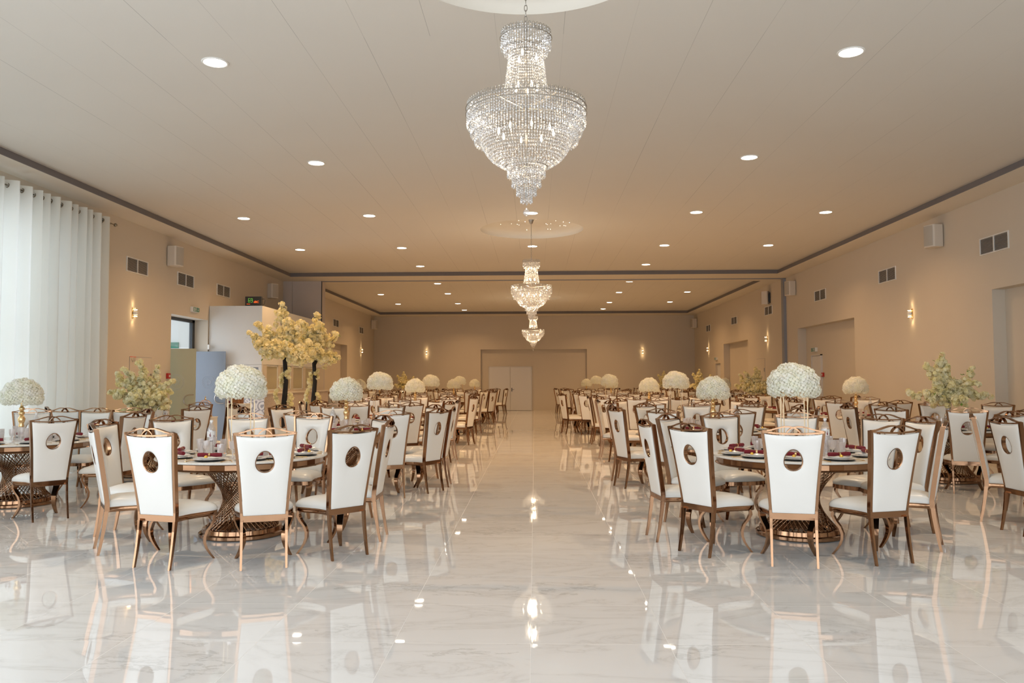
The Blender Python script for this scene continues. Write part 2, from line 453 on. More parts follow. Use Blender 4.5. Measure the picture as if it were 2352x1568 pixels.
for (a, c) in TRAYS:
    a -= .04; c += .04
    ds = [d for d in DOMES if a < d[1] < c]; H = 1.35
    cuts = [a]
    for d in ds: cuts += [d[1] - H, d[1] + H]
    cuts.append(c)
    x0, x1, xa, xb = TX0 - .04, TX1 + .04, -.05 - H, -.05 + H
    for j in range(len(cuts) - 1):
        b.add([(x0, cuts[j], ZC), (x0, cuts[j + 1], ZC), (xa, cuts[j + 1], ZC), (xa, cuts[j], ZC)], [(0, 1, 2, 3)])
        b.add([(xb, cuts[j], ZC), (xb, cuts[j + 1], ZC), (x1, cuts[j + 1], ZC), (x1, cuts[j], ZC)], [(0, 1, 2, 3)])
        if j % 2 == 0: b.add([(xa, cuts[j], ZC), (xa, cuts[j + 1], ZC), (xb, cuts[j + 1], ZC), (xb, cuts[j], ZC)], [(0, 1, 2, 3)])
    for (dx_, dy_, r) in ds:
        n = 64; o = []; q = []
        for i in range(n):
            t = 2 * PI * i / n; cs, sn = math.cos(t), math.sin(t); k = H / max(abs(cs), abs(sn))
            o.append((-.05 + k * cs, dy_ + k * sn, ZC)); q.append((dx_ + r * cs, dy_ + r * sn, ZC))
        b.add(o + q, [(i, (i + 1) % n, n + (i + 1) % n, n + i) for i in range(n)])
ce = struct(b.obj('ceiling', 'ceiling_panels'))
for k, (x, y, r) in enumerate(DOMES):
    b = MB(); b.lathe([(r, 0), (r, .05), (r * .97, .10), (r * .90, .15), (r * .7, .19), (r * .4, .205), (.001, .21)], 64, (x, y, ZC), close=False)
    struct(b.obj('trim_%d' % (3 + k), 'dome_paint', smooth=True, angle=70))
rf = MB().box(WL - .4, WR + .4, YB - .4, YF + .4, 5.1, 5.2).obj('roof', 'white_paint'); struct(rf)

# partition line between the halls: stacked panels at left, track in the soffit, grey jamb at right
pw = MB().box(WL, -7.76, YP, YP + .5, 0, ZS); pw.box(-7.745, -6.86, YP + .015, YP + .5, 0, ZS); pw.box(-6.86, -6.82, YP, YP + .5, 0, ZS); pw.box(-7.76, -7.745, YP + .03, YP + .5, 0, ZS)
struct(pw.obj('wall_partition', 'partition_paint'))
MB().box(-6.82, -6.80, YP, YP + .05, 0, ZS).obj('trim_6', 'dark_metal'); struct(bpy.data.objects['trim_6'])
t7 = MB().box(-6.80, WR, YP, YP + .06, ZS - .018, ZS - .002); t7.box(-6.80, WR, YP + .10, YP + .13, ZS - .018, ZS - .002)
struct(t7.obj('trim_7', 'grey_trim'))
struct(MB().box(WR - .09, WR - .001, YP, YP + .22, 0, ZS).obj('trim_8', 'grey_trim'))

# ------------------------------------------------------------------ doors and access panels
def lever(b, x, y, z, dx):
    b.box(x - .02, x + .02, y - .012, y, z - .1, z + .08); b.tube([(x, y - .01, z), (x, y - .05, z), (x + dx, y - .05, z)], .009, 6)
d = thing('door_1', None, None, (0, YF + .25, 0)); d['kind'] = 'structure'; del_ = d
for x0, x1 in ((-2.27, -1.225), (-1.215, -.16)):
    bevel(MB().box(x0, x1, -.05, 0, .01, 2.17).obj('door_leaf', 'door_white', d), .003)
b = MB()
b.box(-2.30, -2.275, -.06, 0, 0, 2.2); b.box(-.155, -.13, -.06, 0, 0, 2.2); b.box(-2.30, -.13, -.06, 0, 2.175, 2.2); b.obj('door_frame', 'door_white', d)
b = MB(); lever(b, -1.14, -.05, 1.05, .12); b.obj('door_handle', 'dark_metal', d)
b = MB().box(-.026, 0, 22.95, 23.72, 0, 2.22)
d = thing('door_2', None, None, (WR + .25, 0, 0)); d['kind'] = 'structure'
MB().box(-.04, 0, 22.98, 23.68, .01, 2.19).obj('door_leaf', 'door_white', d)
b = MB(); b.box(-.06, 0, 22.94, 22.97, 0, 2.23); b.box(-.06, 0, 23.69, 23.72, 0, 2.23); b.box(-.06, 0, 22.94, 23.72, 2.2, 2.23); b.obj('door_frame', 'door_white', d)
b = MB(); b.tube([(-.05, 23.1, 1.05), (-.09, 23.1, 1.05), (-.09, 23.22, 1.05)], .009, 6); b.obj('door_handle', 'dark_metal', d)
d = thing('door_3', None, None, (WR + .12, 0, 0)); d['kind'] = 'structure'
MB().box(-.04, 0, 34.37, 35.28, .01, 2.19).obj('door_leaf', 'door_white', d)
b = MB(); b.tube([(-.05, 34.5, 1.05), (-.09, 34.5, 1.05), (-.09, 34.62, 1.05)], .009, 6); b.obj('door_handle', 'dark_metal', d)

def access(x, y0, y1, z1, sgn, nm):
    t = thing(nm, None, None, (x, (y0 + y1) / 2, 0)); t['kind'] = 'structure'
    h = (y1 - y0) / 2
    a = MB().box(min(0, sgn * .008), max(0, sgn * .008), -h, h, .02, z1).obj('panel', 'wall_paint', t)
    b = MB()
    q = .008
    b.box(min(0, sgn * .005), max(0, sgn * .005), -h - q, -h, .0, z1 + q); b.box(min(0, sgn * .005), max(0, sgn * .005), h, h + q, 0, z1 + q); b.box(min(0, sgn * .005), max(0, sgn * .005), -h - q, h + q, z1, z1 + q)
    b.obj('shadow_gap', 'grey_trim', t)
    MB().box(min(0, sgn * .03), max(0, sgn * .03), h * .86 if sgn > 0 else -h * .93, h * .93 if sgn > 0 else -h * .86, z1 - .45, z1 - .33).obj('handle', 'brushed_nickel', t)
access(WL, 15.66, 16.57, 2.01, 1, 'door_4')
access(WR, 27.74, 28.76, 2.24, -1, 'door_5')

# entrance: two frosted glass leaves standing open, glazed transom side, dark post, vestibule outside
def glass_leaf(x0, x1, y, material, label, hx):
    t = thing('glass_door', label, 'door', ((x0 + x1) / 2, y, 0))
    w2 = (x1 - x0) / 2
    bevel(MB().box(-w2, w2, -.006, .006, .015, 2.25).obj('glass_panel', material, t), .002)
    b = MB(); b.lathe([(.20, 0), (.203, .001), (.203, .0), ], 40, (0, 0, 0), close=False)
    e = MB()
    for r, th in ((.17, .0025), (.14, .002), (.045, .003)):
        pts = [(r * math.cos(2 * PI * i / 40), -.009, 1.50 + r * math.sin(2 * PI * i / 40)) for i in range(41)]
        e.tube(pts, th, 4, False)
    for k in range(5):
        a = k * 2 * PI / 5 + .3
        e.tube([(.045 * math.cos(a), -.009, 1.50 + .045 * math.sin(a)), (.09 * math.cos(a + .3), -.009, 1.50 + .09 * math.sin(a + .3))], .002, 4)
    e.obj('engraved_emblem', 'engraving', t)
    h = MB(); sg = hx
    pts = [(sg * (w2 - .03), -.03, .98)]
    for i in range(13):
        a = -PI / 2 + PI * i / 12
        pts.append((sg * (w2 - .12) - sg * .12 * math.cos(a), -.055, 1.10 + .12 * math.sin(a)))
    pts.append((sg * (w2 - .03), -.03, 1.22))
    h.tube(pts, .013, 8); h.obj('handle', 'brushed_nickel', t, smooth=True)
    g = MB(); sx = -sg * w2
    for z in (.0, 2.2): g.box(min(sx, sx + sg * .07), max(sx, sx + sg * .07), -.016, .016, z, z + .07)
    g.obj('hinge', 'dark_metal', t)
    return t
glass_leaf(-8.40, -7.55, 17.62, 'frosted_reflection_tint', 'frosted glass entrance door, olive reflection painted in, with curved handle, standing open', 1)
glass_leaf(-8.37, -7.56, 19.36, 'frosted_daylight_tint', 'frosted glass entrance door, blue outdoor light painted in, with round emblem, standing open', 1)
d = thing('window_2', None, None, (-8.42, 0, 0)); d['kind'] = 'structure'
b = MB(); b.box(-.04, .04, 19.32, 19.45, 0, 3.02); b.box(-.04, .04, 17.45, 17.52, 0, 3.02); b.box(-.04, .04, 17.45, 19.45, 2.95, 3.02); b.obj('window_frame', 'dark_metal', d)
MB().box(-.005, .005, 17.52, 19.32, 2.33, 2.95).obj('transom_pane', 'window_glass', d)
struct(MB().box(-13, WL - .4, 22.3, 22.4, 0, 3.4).obj('wall_vestibule', 'white_paint'))
tag(MB().box(-10.35, -10.05, 22.26, 22.298, 2.46, 2.62).obj('green_sign', 'sign_green'), 'small green sign outside the entrance above the nearer glass door', 'sign')

# curtained window on the left and the glazing behind the camera
d = thing('window_1', None, None, (WL - .3, 0, 0)); d['kind'] = 'structure'
b = MB()
for y in (6.0, 8.68, 11.36, 13.97): b.box(-.03, .03, y, y + .08, .1, 4.25)
for z in (.1, 2.2, 4.17): b.box(-.03, .03, 6.0, 14.05, z, z + .08)
b.obj('window_frame', 'dark_metal', d); MB().box(-.004, .004, 6.0, 14.05, .1, 4.25).obj('pane', 'window_glass', d)
d = thing('window_3', None, None, (0, YB - .3, 0)); d['kind'] = 'structure'
b = MB()
for x0, x1 in ((-7.4, -2.5), (-2.3, 2.3), (2.5, 7.4)):
    for k in range(4):
        x = x0 + (x1 - x0 - .07) * k / 3; b.box(x, x + .07, -.03, .03, .05, 4.3)
    for z in (.05, 2.3, 4.23): b.box(x0, x1, -.03, .03, z, z + .07)
b.obj('window_frame', 'white_paint', d)

# curtain
def curtain(y0, y1, label, seed):
    r_ = random.Random(seed); t = thing('curtain', label, 'curtain', (WL + .24, (y0 + y1) / 2, 0))
    n = int((y1 - y0) / .018); L = y1 - y0; zt = 4.52
    ph = [r_.uniform(.75, 1.25) for _ in range(60)]
    def px(u, k):
        z = k
        A = .115
        s_ = u * L / .128
        w_ = s_ + .35 * math.sin(s_ * .7 + seed) + .25 * math.sin(s_ * .31)
        return A * math.sin(2 * PI * w_ * .5) * (1 + .25 * math.sin(s_ * 1.7)) + .012 * math.sin(9 * w_ + z) * (1 - z / zt)
    vs, fs = [], []; zl = [0.02, .6, 1.4, 2.4, 3.4, 4.2, zt]
    for i in range(n + 1):
        u = i / n
        for z in zl: vs.append((px(u, z), -L / 2 + L * u + .02 * math.sin(u * 37 + z * .7) * (1 - z / zt), z))
    K = len(zl)
    for i in range(n):
        for k in range(K - 1): fs.append((i * K + k, (i + 1) * K + k, (i + 1) * K + k + 1, i * K + k + 1))
    MB().add(vs, fs).obj('cloth', 'curtain_cloth', t, smooth=True, angle=80)
    # eyelets where the folds cross the rod
    last = None
    for i in range(n):
        a, b_ = px(i / n, zt), px((i + 1) / n, zt)
        if a * b_ < 0 or False:
            y = -L / 2 + L * (i + .5) / n
            e = MB(); pts = [((b_ - a) / abs(b_ - a) * 0 + .034 * math.cos(q), .028 * math.sin(q) * .25 + .034 * 0, 4.44 + .034 * math.sin(q)) for q in [2 * PI * j / 14 for j in range(15)]]
            # ring disc follows the steep part of the fold
            e.tube([(p_[0] * .75, y + p_[1], p_[2]) for p_ in pts], .008, 5, False); e.obj('eyelet', 'curtain_ring', t)
    return t
curtain(10.55, 14.36, 'floor-length sheer white eyelet curtain over the tall left window', 3)
curtain(6.2, 10.5, 'nearer sheer white curtain panel on the left, outside the picture edge', 5)
t = thing('curtain_rod', 'thin nickel curtain rod with ball finial above the sheer curtain', 'curtain rod', (WL + .24, 14.5, 4.44))
MB().tube([(0, -8.6, 0), (0, .06, 0)], .012, 8).obj('rod', 'curtain_ring', t, smooth=True)
MB().lathe([(.001, -.035), (.02, -.028), (.034, -.01), (.034, .01), (.02, .028), (.001, .035)], 12, (0, .08, 0)).obj('finial', 'curtain_ring', t, smooth=True)
MB().box(-.24, 0, -.09, -.06, -.015, .015).obj('bracket', 'curtain_ring', t)

# ------------------------------------------------------------------ control booth at left
t = thing('control_booth', 'white box-shaped control booth with serving windows beside the entrance', 'booth', (0, 0, 0))
BX, BY = -6.72, 19.5
b = MB(); b.box(WL + .01, BX, BY, YP - .02, 1.93, 3.38); b.obj('upper_box', 'white_paint', t)
b = MB(); b.box(WL + .01, -7.43, BY, BY + .1, 0, 1.925); b.box(-7.43, BX, BY, BY + .1, 1.86, 1.925); b.box(-6.80, BX, BY, BY + .1, 0, 1.86); b.obj('front_wall', 'white_paint', t)
b = MB(); b.box(BX - .08, BX, BY + .11, YP - .02, 0, 1.28); b.box(BX - .08, BX, BY + .11, 19.88, 1.28, 1.925)
for y0, y1 in ((20.78, 20.98), (21.90, 22.10), (23.05, 23.28), (24.25, YP - .02)): b.box(BX - .08, BX, y0, y1, 1.28, 1.925)
b.obj('side_wall', 'wall_paint', t)
for y0, y1 in ((19.88, 20.78), (20.98, 21.90), (22.10, 23.05), (23.28, 24.25)):
    f = MB(); f.box(BX - .05, BX - .01, y0, y0 + .03, 1.281, 1.92); f.box(BX - .05, BX - .01, y1 - .03, y1, 1.281, 1.92); f.box(BX - .05, BX - .01, y0, y1, 1.281, 1.31); f.box(BX - .05, BX - .01, y0, y1, 1.89, 1.92)
    fo = f.obj('window', 'white_paint', t)
    MB().box(BX - .032, BX - .026, y0 + .03, y1 - .03, 1.31, 1.89).obj('pane', 'booth_glass', fo)
MB().box(-7.43, -6.80, BY + .06, BY + .09, 0, 1.86).obj('doorway_panel', 'grey_trim', t)
MB().box(WL + .3, BX - .3, BY + 1.5, BY + 1.6, 0, 1.9).obj('inner_wall', 'recess_paint', t)
t = thing('serving_counter', 'counter clad in laser-cut arabesque panels beneath the booth windows', 'counter', (0, 0, 0))
MB().box(BX + .002, -6.56, 19.3, 25.25, 0, 1.20).obj('side_panel', 'laser_cut_cream', t)
MB().box(-7.22, -6.56, 19.24, 19.29, 0, 1.20).obj('front_panel', 'laser_cut_white', t)
bevel(MB().box(BX + .002, -6.50, 19.20, 25.27, 1.201, 1.235).obj('ledge', 'soffit_paint', t), .004)

# sound level display on top of the booth: "69 dBC"
t = thing('sound_level_display', 'black display box reading 69 dBC on top of the booth', 'display', (-7.18, 20.2, 3.38))
bevel(MB().box(-.21, .21, -.05, .05, .06, .30).obj('housing', 'dark_metal', t), .005)
b = MB(); b.box(-.18, -.12, -.04, .04, 0, .06); b.box(.12, .18, -.04, .04, 0, .06); b.box(-.25, .25, -.06, .06, 0, .02); b.obj('stand', 'dark_metal', t)
SEG = {'6': 'afgedc', '9': 'abcdfg'}
def segs(b, ch, x, z, w_, h, th, y):
    c = {'a': (x, x + w_, z + h - th, z + h), 'g': (x, x + w_, z + h / 2 - th / 2, z + h / 2 + th / 2), 'd': (x, x + w_, z, z + th), 'f': (x, x + th, z + h / 2, z + h), 'b': (x + w_ - th, x + w_, z + h / 2, z + h), 'e': (x, x + th, z, z + h / 2), 'c': (x + w_ - th, x + w_, z, z + h / 2)}
    for s_ in SEG[ch]: q = c[s_]; b.box(q[0], q[1], y, y + .002, q[2], q[3])
b = MB(); segs(b, '6', -.13, .15, .048, .10, .007, -.053); segs(b, '9', -.065, .15, .048, .10, .007, -.053); b.obj('green_digits', 'led_green', t)
cu = bpy.data.curves.new('unit_text', 'FONT'); cu.body = 'dBC'; cu.size = .075; cu.extrude = .001; cu.offset = .002; cu.materials.append(M['led_orange'])
o = bpy.data.objects.new('tmp', cu); COL.objects.link(o); me_ = bpy.data.meshes.new_from_object(o); bpy.data.objects.remove(o)
o = bpy.data.objects.new('orange_unit', me_); COL.objects.link(o); o.parent = t; o.location = (.012, -.053, .135); o.rotation_euler = (PI / 2, 0, 0)
MB().box(-.17, -.08, -.053, -.051, .10, .112).obj('orange_bar', 'led_orange', t)
b = MB(); b.tube([(.21, 0, .24), (.27, 0, .24), (.29, 0, .20), (.28, 0, .12), (.22, 0, .05)], .008, 6); b.obj('cable', 'dark_metal', t)

# ------------------------------------------------------------------ wall fittings
def vent_proto():
    t = thing('air_vent', 'v', 'vent')
    # local: width along y, wall plane x=0, front +x
    W_, H_ = .86, .30
    f = MB(); e = .018
    f.box(0, .02, -W_ / 2, W_ / 2, 0, e); f.box(0, .02, -W_ / 2, W_ / 2, H_ - e, H_); f.box(0, .02, -W_ / 2, -W_ / 2 + e, e, H_ - e); f.box(0, .02, W_ / 2 - e, W_ / 2, e, H_ - e); f.box(0, .02, -.012, .012, e, H_ - e)
    f.obj('frame', 'white_plastic', t)
    MB().box(0, .002, -W_ / 2 + e, W_ / 2 - e, e, H_ - e).obj('dark_opening', 'vent_dark', t)
    for s_ in (-1, 1):
        l = MB()
        for k in range(12):
            z = .03 + k * .0215; y0, y1 = (.012, W_ / 2 - e) if s_ > 0 else (-W_ / 2 + e, -.012)
            l.add([(.006, y0, z + .009), (.017, y0, z), (.017, y1, z), (.006, y1, z + .009)], [(0, 1, 2, 3)])
            l.add([(.004, y0, z + .009), (.016, y0, z - .003), (.016, y1, z - .003), (.004, y1, z + .009)], [(0, 1, 2, 3)])
        l.obj('louvre', 'vent_slat', t)
    return t
VP_ = vent_proto()
for (x, y, sgn, lab) in ((WL, 15.89, 1, 'louvred air vent nearest the curtain, high on the left wall'), (WL, 18.14, 1, 'louvred air vent right of the left speaker, above the entrance'),
        (WL, 20.38, 1, 'louvred air vent above the control booth on left wall'), (WL, 32.1, 1, 'louvred air vent above the left far recess, partly behind blossoms'), (WL, 36.85, 1, 'farthest louvred air vent on the left wall'),
        (WR, 13.9, -1, 'largest louvred air vent, high on the right wall near picture edge'), (WR, 18.08, -1, 'louvred air vent left of the near speaker on right wall'), (WR, 22.3, -1, 'louvred air vent above the right recess, beside the second speaker'),
        (WR, 27.2, -1, 'louvred air vent just below a speaker past the grey jamb'), (WR, 31.85, -1, 'louvred air vent above the far right recess'), (WR, 36.56, -1, 'farthest louvred air vent on the right wall')):
    place('vent', VP_, (x, y, 3.70), 0 if sgn > 0 else PI, lab)

def speaker_proto():
    t = thing('wall_speaker', 's', 'speaker')
    pr = [(.06, -.17), (.10, -.20), (.30, -.16), (.33, -.12), (.33, .12), (.30, .16), (.10, .20), (.06, .17)]
    n = len(pr); b = MB(); b.add([(x, y, 0) for x, y in pr] + [(x, y, .50) for x, y in pr], [tuple(range(n - 1, -1, -1)), tuple(range(n, 2 * n))] + [(i, (i + 1) % n, n + (i + 1) % n, n + i) for i in range(n)])
    bevel(b.obj('cabinet', 'cream_plastic', t), .012)
    b = MB()
    for i in range(6):
        a = (i / 5 - .5); b_ = ((i + 1) / 5 - .5)
        if i < 5: b.add([(.345 - .06 * a * a, a * .26, .03), (.345 - .06 * b_ * b_, b_ * .26, .03), (.345 - .06 * b_ * b_, b_ * .26, .47), (.345 - .06 * a * a, a * .26, .47)], [(0, 1, 2, 3)])
    b.obj('grille', 'speaker_grille', t)
    b = MB().box(0, .06, -.05, .05, .12, .38); b.box(0, .02, -.08, .08, .05, .45); b.obj('bracket', 'dark_metal', t)
    return t
SP = speaker_proto()
for (x, y, z, rz, lab) in ((WL, 17.35, 4.05, -.35, 'white wall speaker near the first vents on the left wall'), (WL, 24.0, 4.02, -.6, 'cream wall speaker in the left corner above the control booth'),
        (WL, 39.2, 4.05, -.3, 'small wall speaker in the far left corner'), (WR, 15.75, 4.08, PI + .35, 'white wall speaker high on the right wall, nearest one'),
        (WR, 24.5, 4.06, PI + .35, 'white wall speaker beside the grey jamb on right wall'), (WR, 27.0, 4.04, PI - .5, 'plain white wall speaker just past the grey jamb'), (WR, 39.2, 4.04, PI + .3, 'small wall speaker in the far right corner')):
    place('speaker', SP, (x, y, z), rz, lab, None, (.85, .82, .88))

def sconce_proto():
    t = thing('wall_sconce', 'w', 'wall lamp')
    b = MB(); b.box(0, .02, -.035, .035, -.13, .13); b.obj('backplate', 'gold', t)
    b = MB(); b.lathe([(.05, -.045), (.055, -.04), (.055, .04), (.05, .045)], 20, (.08, 0, 0)); b.obj('shade', 'white_plastic', t, smooth=True)
    for s_ in (-1, 1):
        b = MB(); b.lathe([(.001, 0), (.036, 0), (.046, .014), (.038, .014), (.001, .004)] if s_ > 0 else [(.001, 0), (.036, 0), (.046, -.014), (.038, -.014), (.001, -.004)], 20, (.08, 0, s_ * .075)); b.obj('reflector', 'sconce_glow', t)
        b = MB().tube([(.02, -.03, s_ * .045), (.035, -.03, s_ * .12), (.08, 0, s_ * .125)], .004, 5); b.obj('bracket', 'gold', t)
    return t
SC = sconce_proto()
SCON = [(WL, 15.74, 0, 'two-way wall sconce glowing between curtain and left entrance'), (WL, 36.83, 0, 'wall sconce near the far end of the left wall'),
        (WR, 16.94, PI, 'two-way wall sconce glowing on the right wall, nearest one'), (WR, 27.38, PI, 'wall sconce past the grey jamb on right wall'), (WR, 36.58, PI, 'wall sconce near the far end of right wall'),
        (-5.39, YF, -PI / 2, 'wall sconce on the far wall, left of the double door'), (5.36, YF, -PI / 2, 'wall sconce on the far wall, right of the wide recess')]
for (x, y, rz, lab) in SCON:
    place('sconce', SC, (x, y, 2.89), rz, lab, None, (.78, .78, .78))
    for s_ in (-1, 1):
        l = bpy.data.lights.new('sconce_beam', 'SPOT'); l.energy = 1.5; l.color = (1, .68, .34); l.spot_size = 1.25; l.spot_blend = .8; l.shadow_soft_size = .02
        o = bpy.data.objects.new('sconce_beam', l); COL.objects.link(o)
        o.location = (x + .065 * math.cos(rz), y + .065 * math.sin(rz), 2.89 + s_ * .095)
        dv = Vector((-.32 * math.cos(rz), -.32 * math.sin(rz), s_)); o.rotation_euler = dv.to_track_quat('-Z', 'Y').to_euler()

# signs
def exit_sign(x, y, z, sgn, lab):
    t = thing('exit_sign', lab, 'sign', (x, y, z))
    X = lambda a, b: (min(sgn * a, sgn * b), max(sgn * a, sgn * b))
    MB().box(*X(0, .07), -.17, .17, -.06, .06).obj('case', 'white_plastic', t)
    MB().box(*X(.07, .074), -.155, .155, -.05, .05).obj('green_face', 'sign_green', t)
    b = MB(); x0, x1 = X(.075, .077)
    b.box(x0, x1, -.13, -.09, -.045, .04); b.box(x0, x1, -.05, -.035, -.04, .03); b.box(x0, x1, -.06, -.02, .0, .012); b.box(x0, x1, -.045, -.03, .03, .045)
    b.box(x0, x1, -.01, .0, -.045, .045)
    b.box(x0, x1, .075, .087, -.01, .04); b.add([(x1, .05, -.005), (x1, .112, -.005), (x1, .081, -.04)] if sgn > 0 else [(x0, .05, -.005), (x0, .081, -.04), (x0, .112, -.005)], [(0, 1, 2)])
    b.obj('pictogram', 'sign_white', t)
exit_sign(WL, 18.6, 3.21, 1, 'green emergency exit sign above the left entrance')
exit_sign(WR + .25, 23.5, 2.38, -1, 'green emergency exit sign above the nearer door on right wall')
exit_sign(WR, 35.0, 2.42, -1, 'green emergency exit sign above the farther door on right wall')
t = thing('fire_hose_sign', 'small red fire hose sign above the flush access door', 'sign', (WL, 15.79, 1.96))
MB().box(0, .006, -.12, .12, -.06, .06).obj('plate', 'sign_red', t)
b = MB(); b.box(.006, .008, -.005, .005, -.055, .055)
b.add([(.008, -.095, .04), (.008, -.085, .04), (.008, -.035, -.02), (.008, -.045, -.02)], [(0, 3, 2, 1)]); b.box(.006, .008, -.045, -.03, -.045, -.02)
for q in (.035, .085): b.box(.006, .008, q - .003, q + .003, -.045, .045)
for q in (-.03, .0, .03): b.box(.006, .008, .035, .085, q, q + .005)
b.obj('pictogram', 'sign_white', t)
for x, y, z, s_, lab in ((WL, 17.31, 1.64, 1, 'red fire alarm call point beside the left entrance'), (WR, 22.87, 1.65, -1, 'red fire alarm call point inside the right recess')):
    xx = x if s_ > 0 else x + .25
    t = thing('call_point', lab, 'alarm button', (xx, y, z))
    a, c = (0, .05) if s_ > 0 else (-.05, 0)
    bevel(MB().box(a, c, -.06, .06, -.06, .06).obj('housing', 'red_plastic', t), .006)
    a, c = (.05, .054) if s_ > 0 else (-.054, -.05)
    MB().box(a, c, -.025, .03, -.025, .02).obj('button', 'sign_white', t)
tag(bevel(MB().box(WL + .015, WL + .06, 19.40, 19.449, 2.30, 2.42).obj('door_sensor', 'white_plastic'), .005), 'small white sensor box on the jamb above the farther glass door', 'sensor')

# ------------------------------------------------------------------ downlights
def down_proto():
    t = thing('downlight', 'd', 'ceiling light')
    b = MB().lathe([(.115, 0), (.135, 0), (.135, -.006), (.128, -.011), (.115, -.009), (.115, 0)], 32, close=False); b.obj('trim_ring', 'white_plastic', t, smooth=True)
    MB().lathe([(.001, -.004), (.115, -.004)], 32, close=False).obj('lamp', 'lamp_glow', t)
    return t
DP = down_proto()
ORD = ['nearest', 'second', 'third', 'fourth', 'fifth', 'sixth', 'seventh', 'eighth', 'ninth']
LROWS = {('left inner row', -3.3): [8.05, 11.9, 15.8, 19.72, 22.94, 27.1, 30.32, 34.3, 37.5], ('right inner row', 3.21): [8.02, 11.85, 15.75, 19.64, 22.91, 26.9, 30.23, 34.15, 37.3],
         ('left outer row', -5.9): [15.95, 19.87, 30.45, 34.35], ('right outer row', 5.78): [15.86, 19.76, 30.23, 34.11], ('centre row', -.04): [15.69, 19.62]}
for (rn, x), ysl in LROWS.items():
    for k, y in enumerate(ysl):
        place('down', DP, (x, y, ZC), 0, 'round recessed ceiling downlight, %s along the %s' % (ORD[k], rn), 'recessed ceiling downlights')
        far = y > 25
        area('downlight_beam', (x, y, ZC - .02), .2, .2, DOWN_POWER * (.80 if far else .74 if y > 14 else .60), WARM if y > 14 else (1, .74, .47), (0, 0, 0), 'DISK', 2.4)
# star lights in the domes
for k, (x, y, r) in enumerate(DOMES[:2]):
    r2 = random.Random(11 + k)
    for i in range(26):
        a, q = r2.uniform(0, 2 * PI), .9 * math.sqrt(r2.uniform(.02, .9))
        z = ZC + .20 - .06 * max(0, q / r - .5)
        s_ = MB().octa((0, 0, 0), .007, .005) if (k, i) == (0, 0) else None
        if s_: o = st0 = s_.obj('star_light', 'star_glow')
        else: o = st0.copy(); COL.objects.link(o)
        o.location = (x + q * math.cos(a), y + q * math.sin(a), z - (.05 if q > .6 else 0))
        tag(o, 'tiny point of light set in the ceiling dome above the %s chandelier' % ('nearest', 'second')[k], 'star light', 'star lights in the %s ceiling dome' % ('nearest', 'second')[k])

# ------------------------------------------------------------------ chandeliers
def crystal_strand(b, p0, p1, sag, step, r, rr):
    L = (Vector(p1) - Vector(p0)).length; n = max(2, int(L / step))
    for i in range(n + 1):
        t_ = i / n; p = Vector(p0).lerp(Vector(p1), t_)
        out = sag * math.sin(PI * t_)
        rad = Vector((p.x, p.y, 0)); 
        if rad.length > 1e-5: p += rad.normalized() * out
        b.octa(p, r, r * 1.35, rr.uniform(0, PI))
def curtain_tier(b, R, z0, z1, n, rr, step=.019, r=.0075):
    for i in range(n):
        a = 2 * PI * i / n; p0 = (R * math.cos(a), R * math.sin(a), z0); zz = z1 + .008 * (i % 2)
        crystal_strand(b, p0, (R * math.cos(a), R * math.sin(a), zz), 0, step, r, rr)
        b.octa((R * math.cos(a), R * math.sin(a), zz - .016), r * 1.1, .014, a)
def ring(b, R, z, r=.005, n=40): b.tube([(R * math.cos(2 * PI * i / n), R * math.sin(2 * PI * i / n), z) for i in range(n + 1)], r, 5, False)
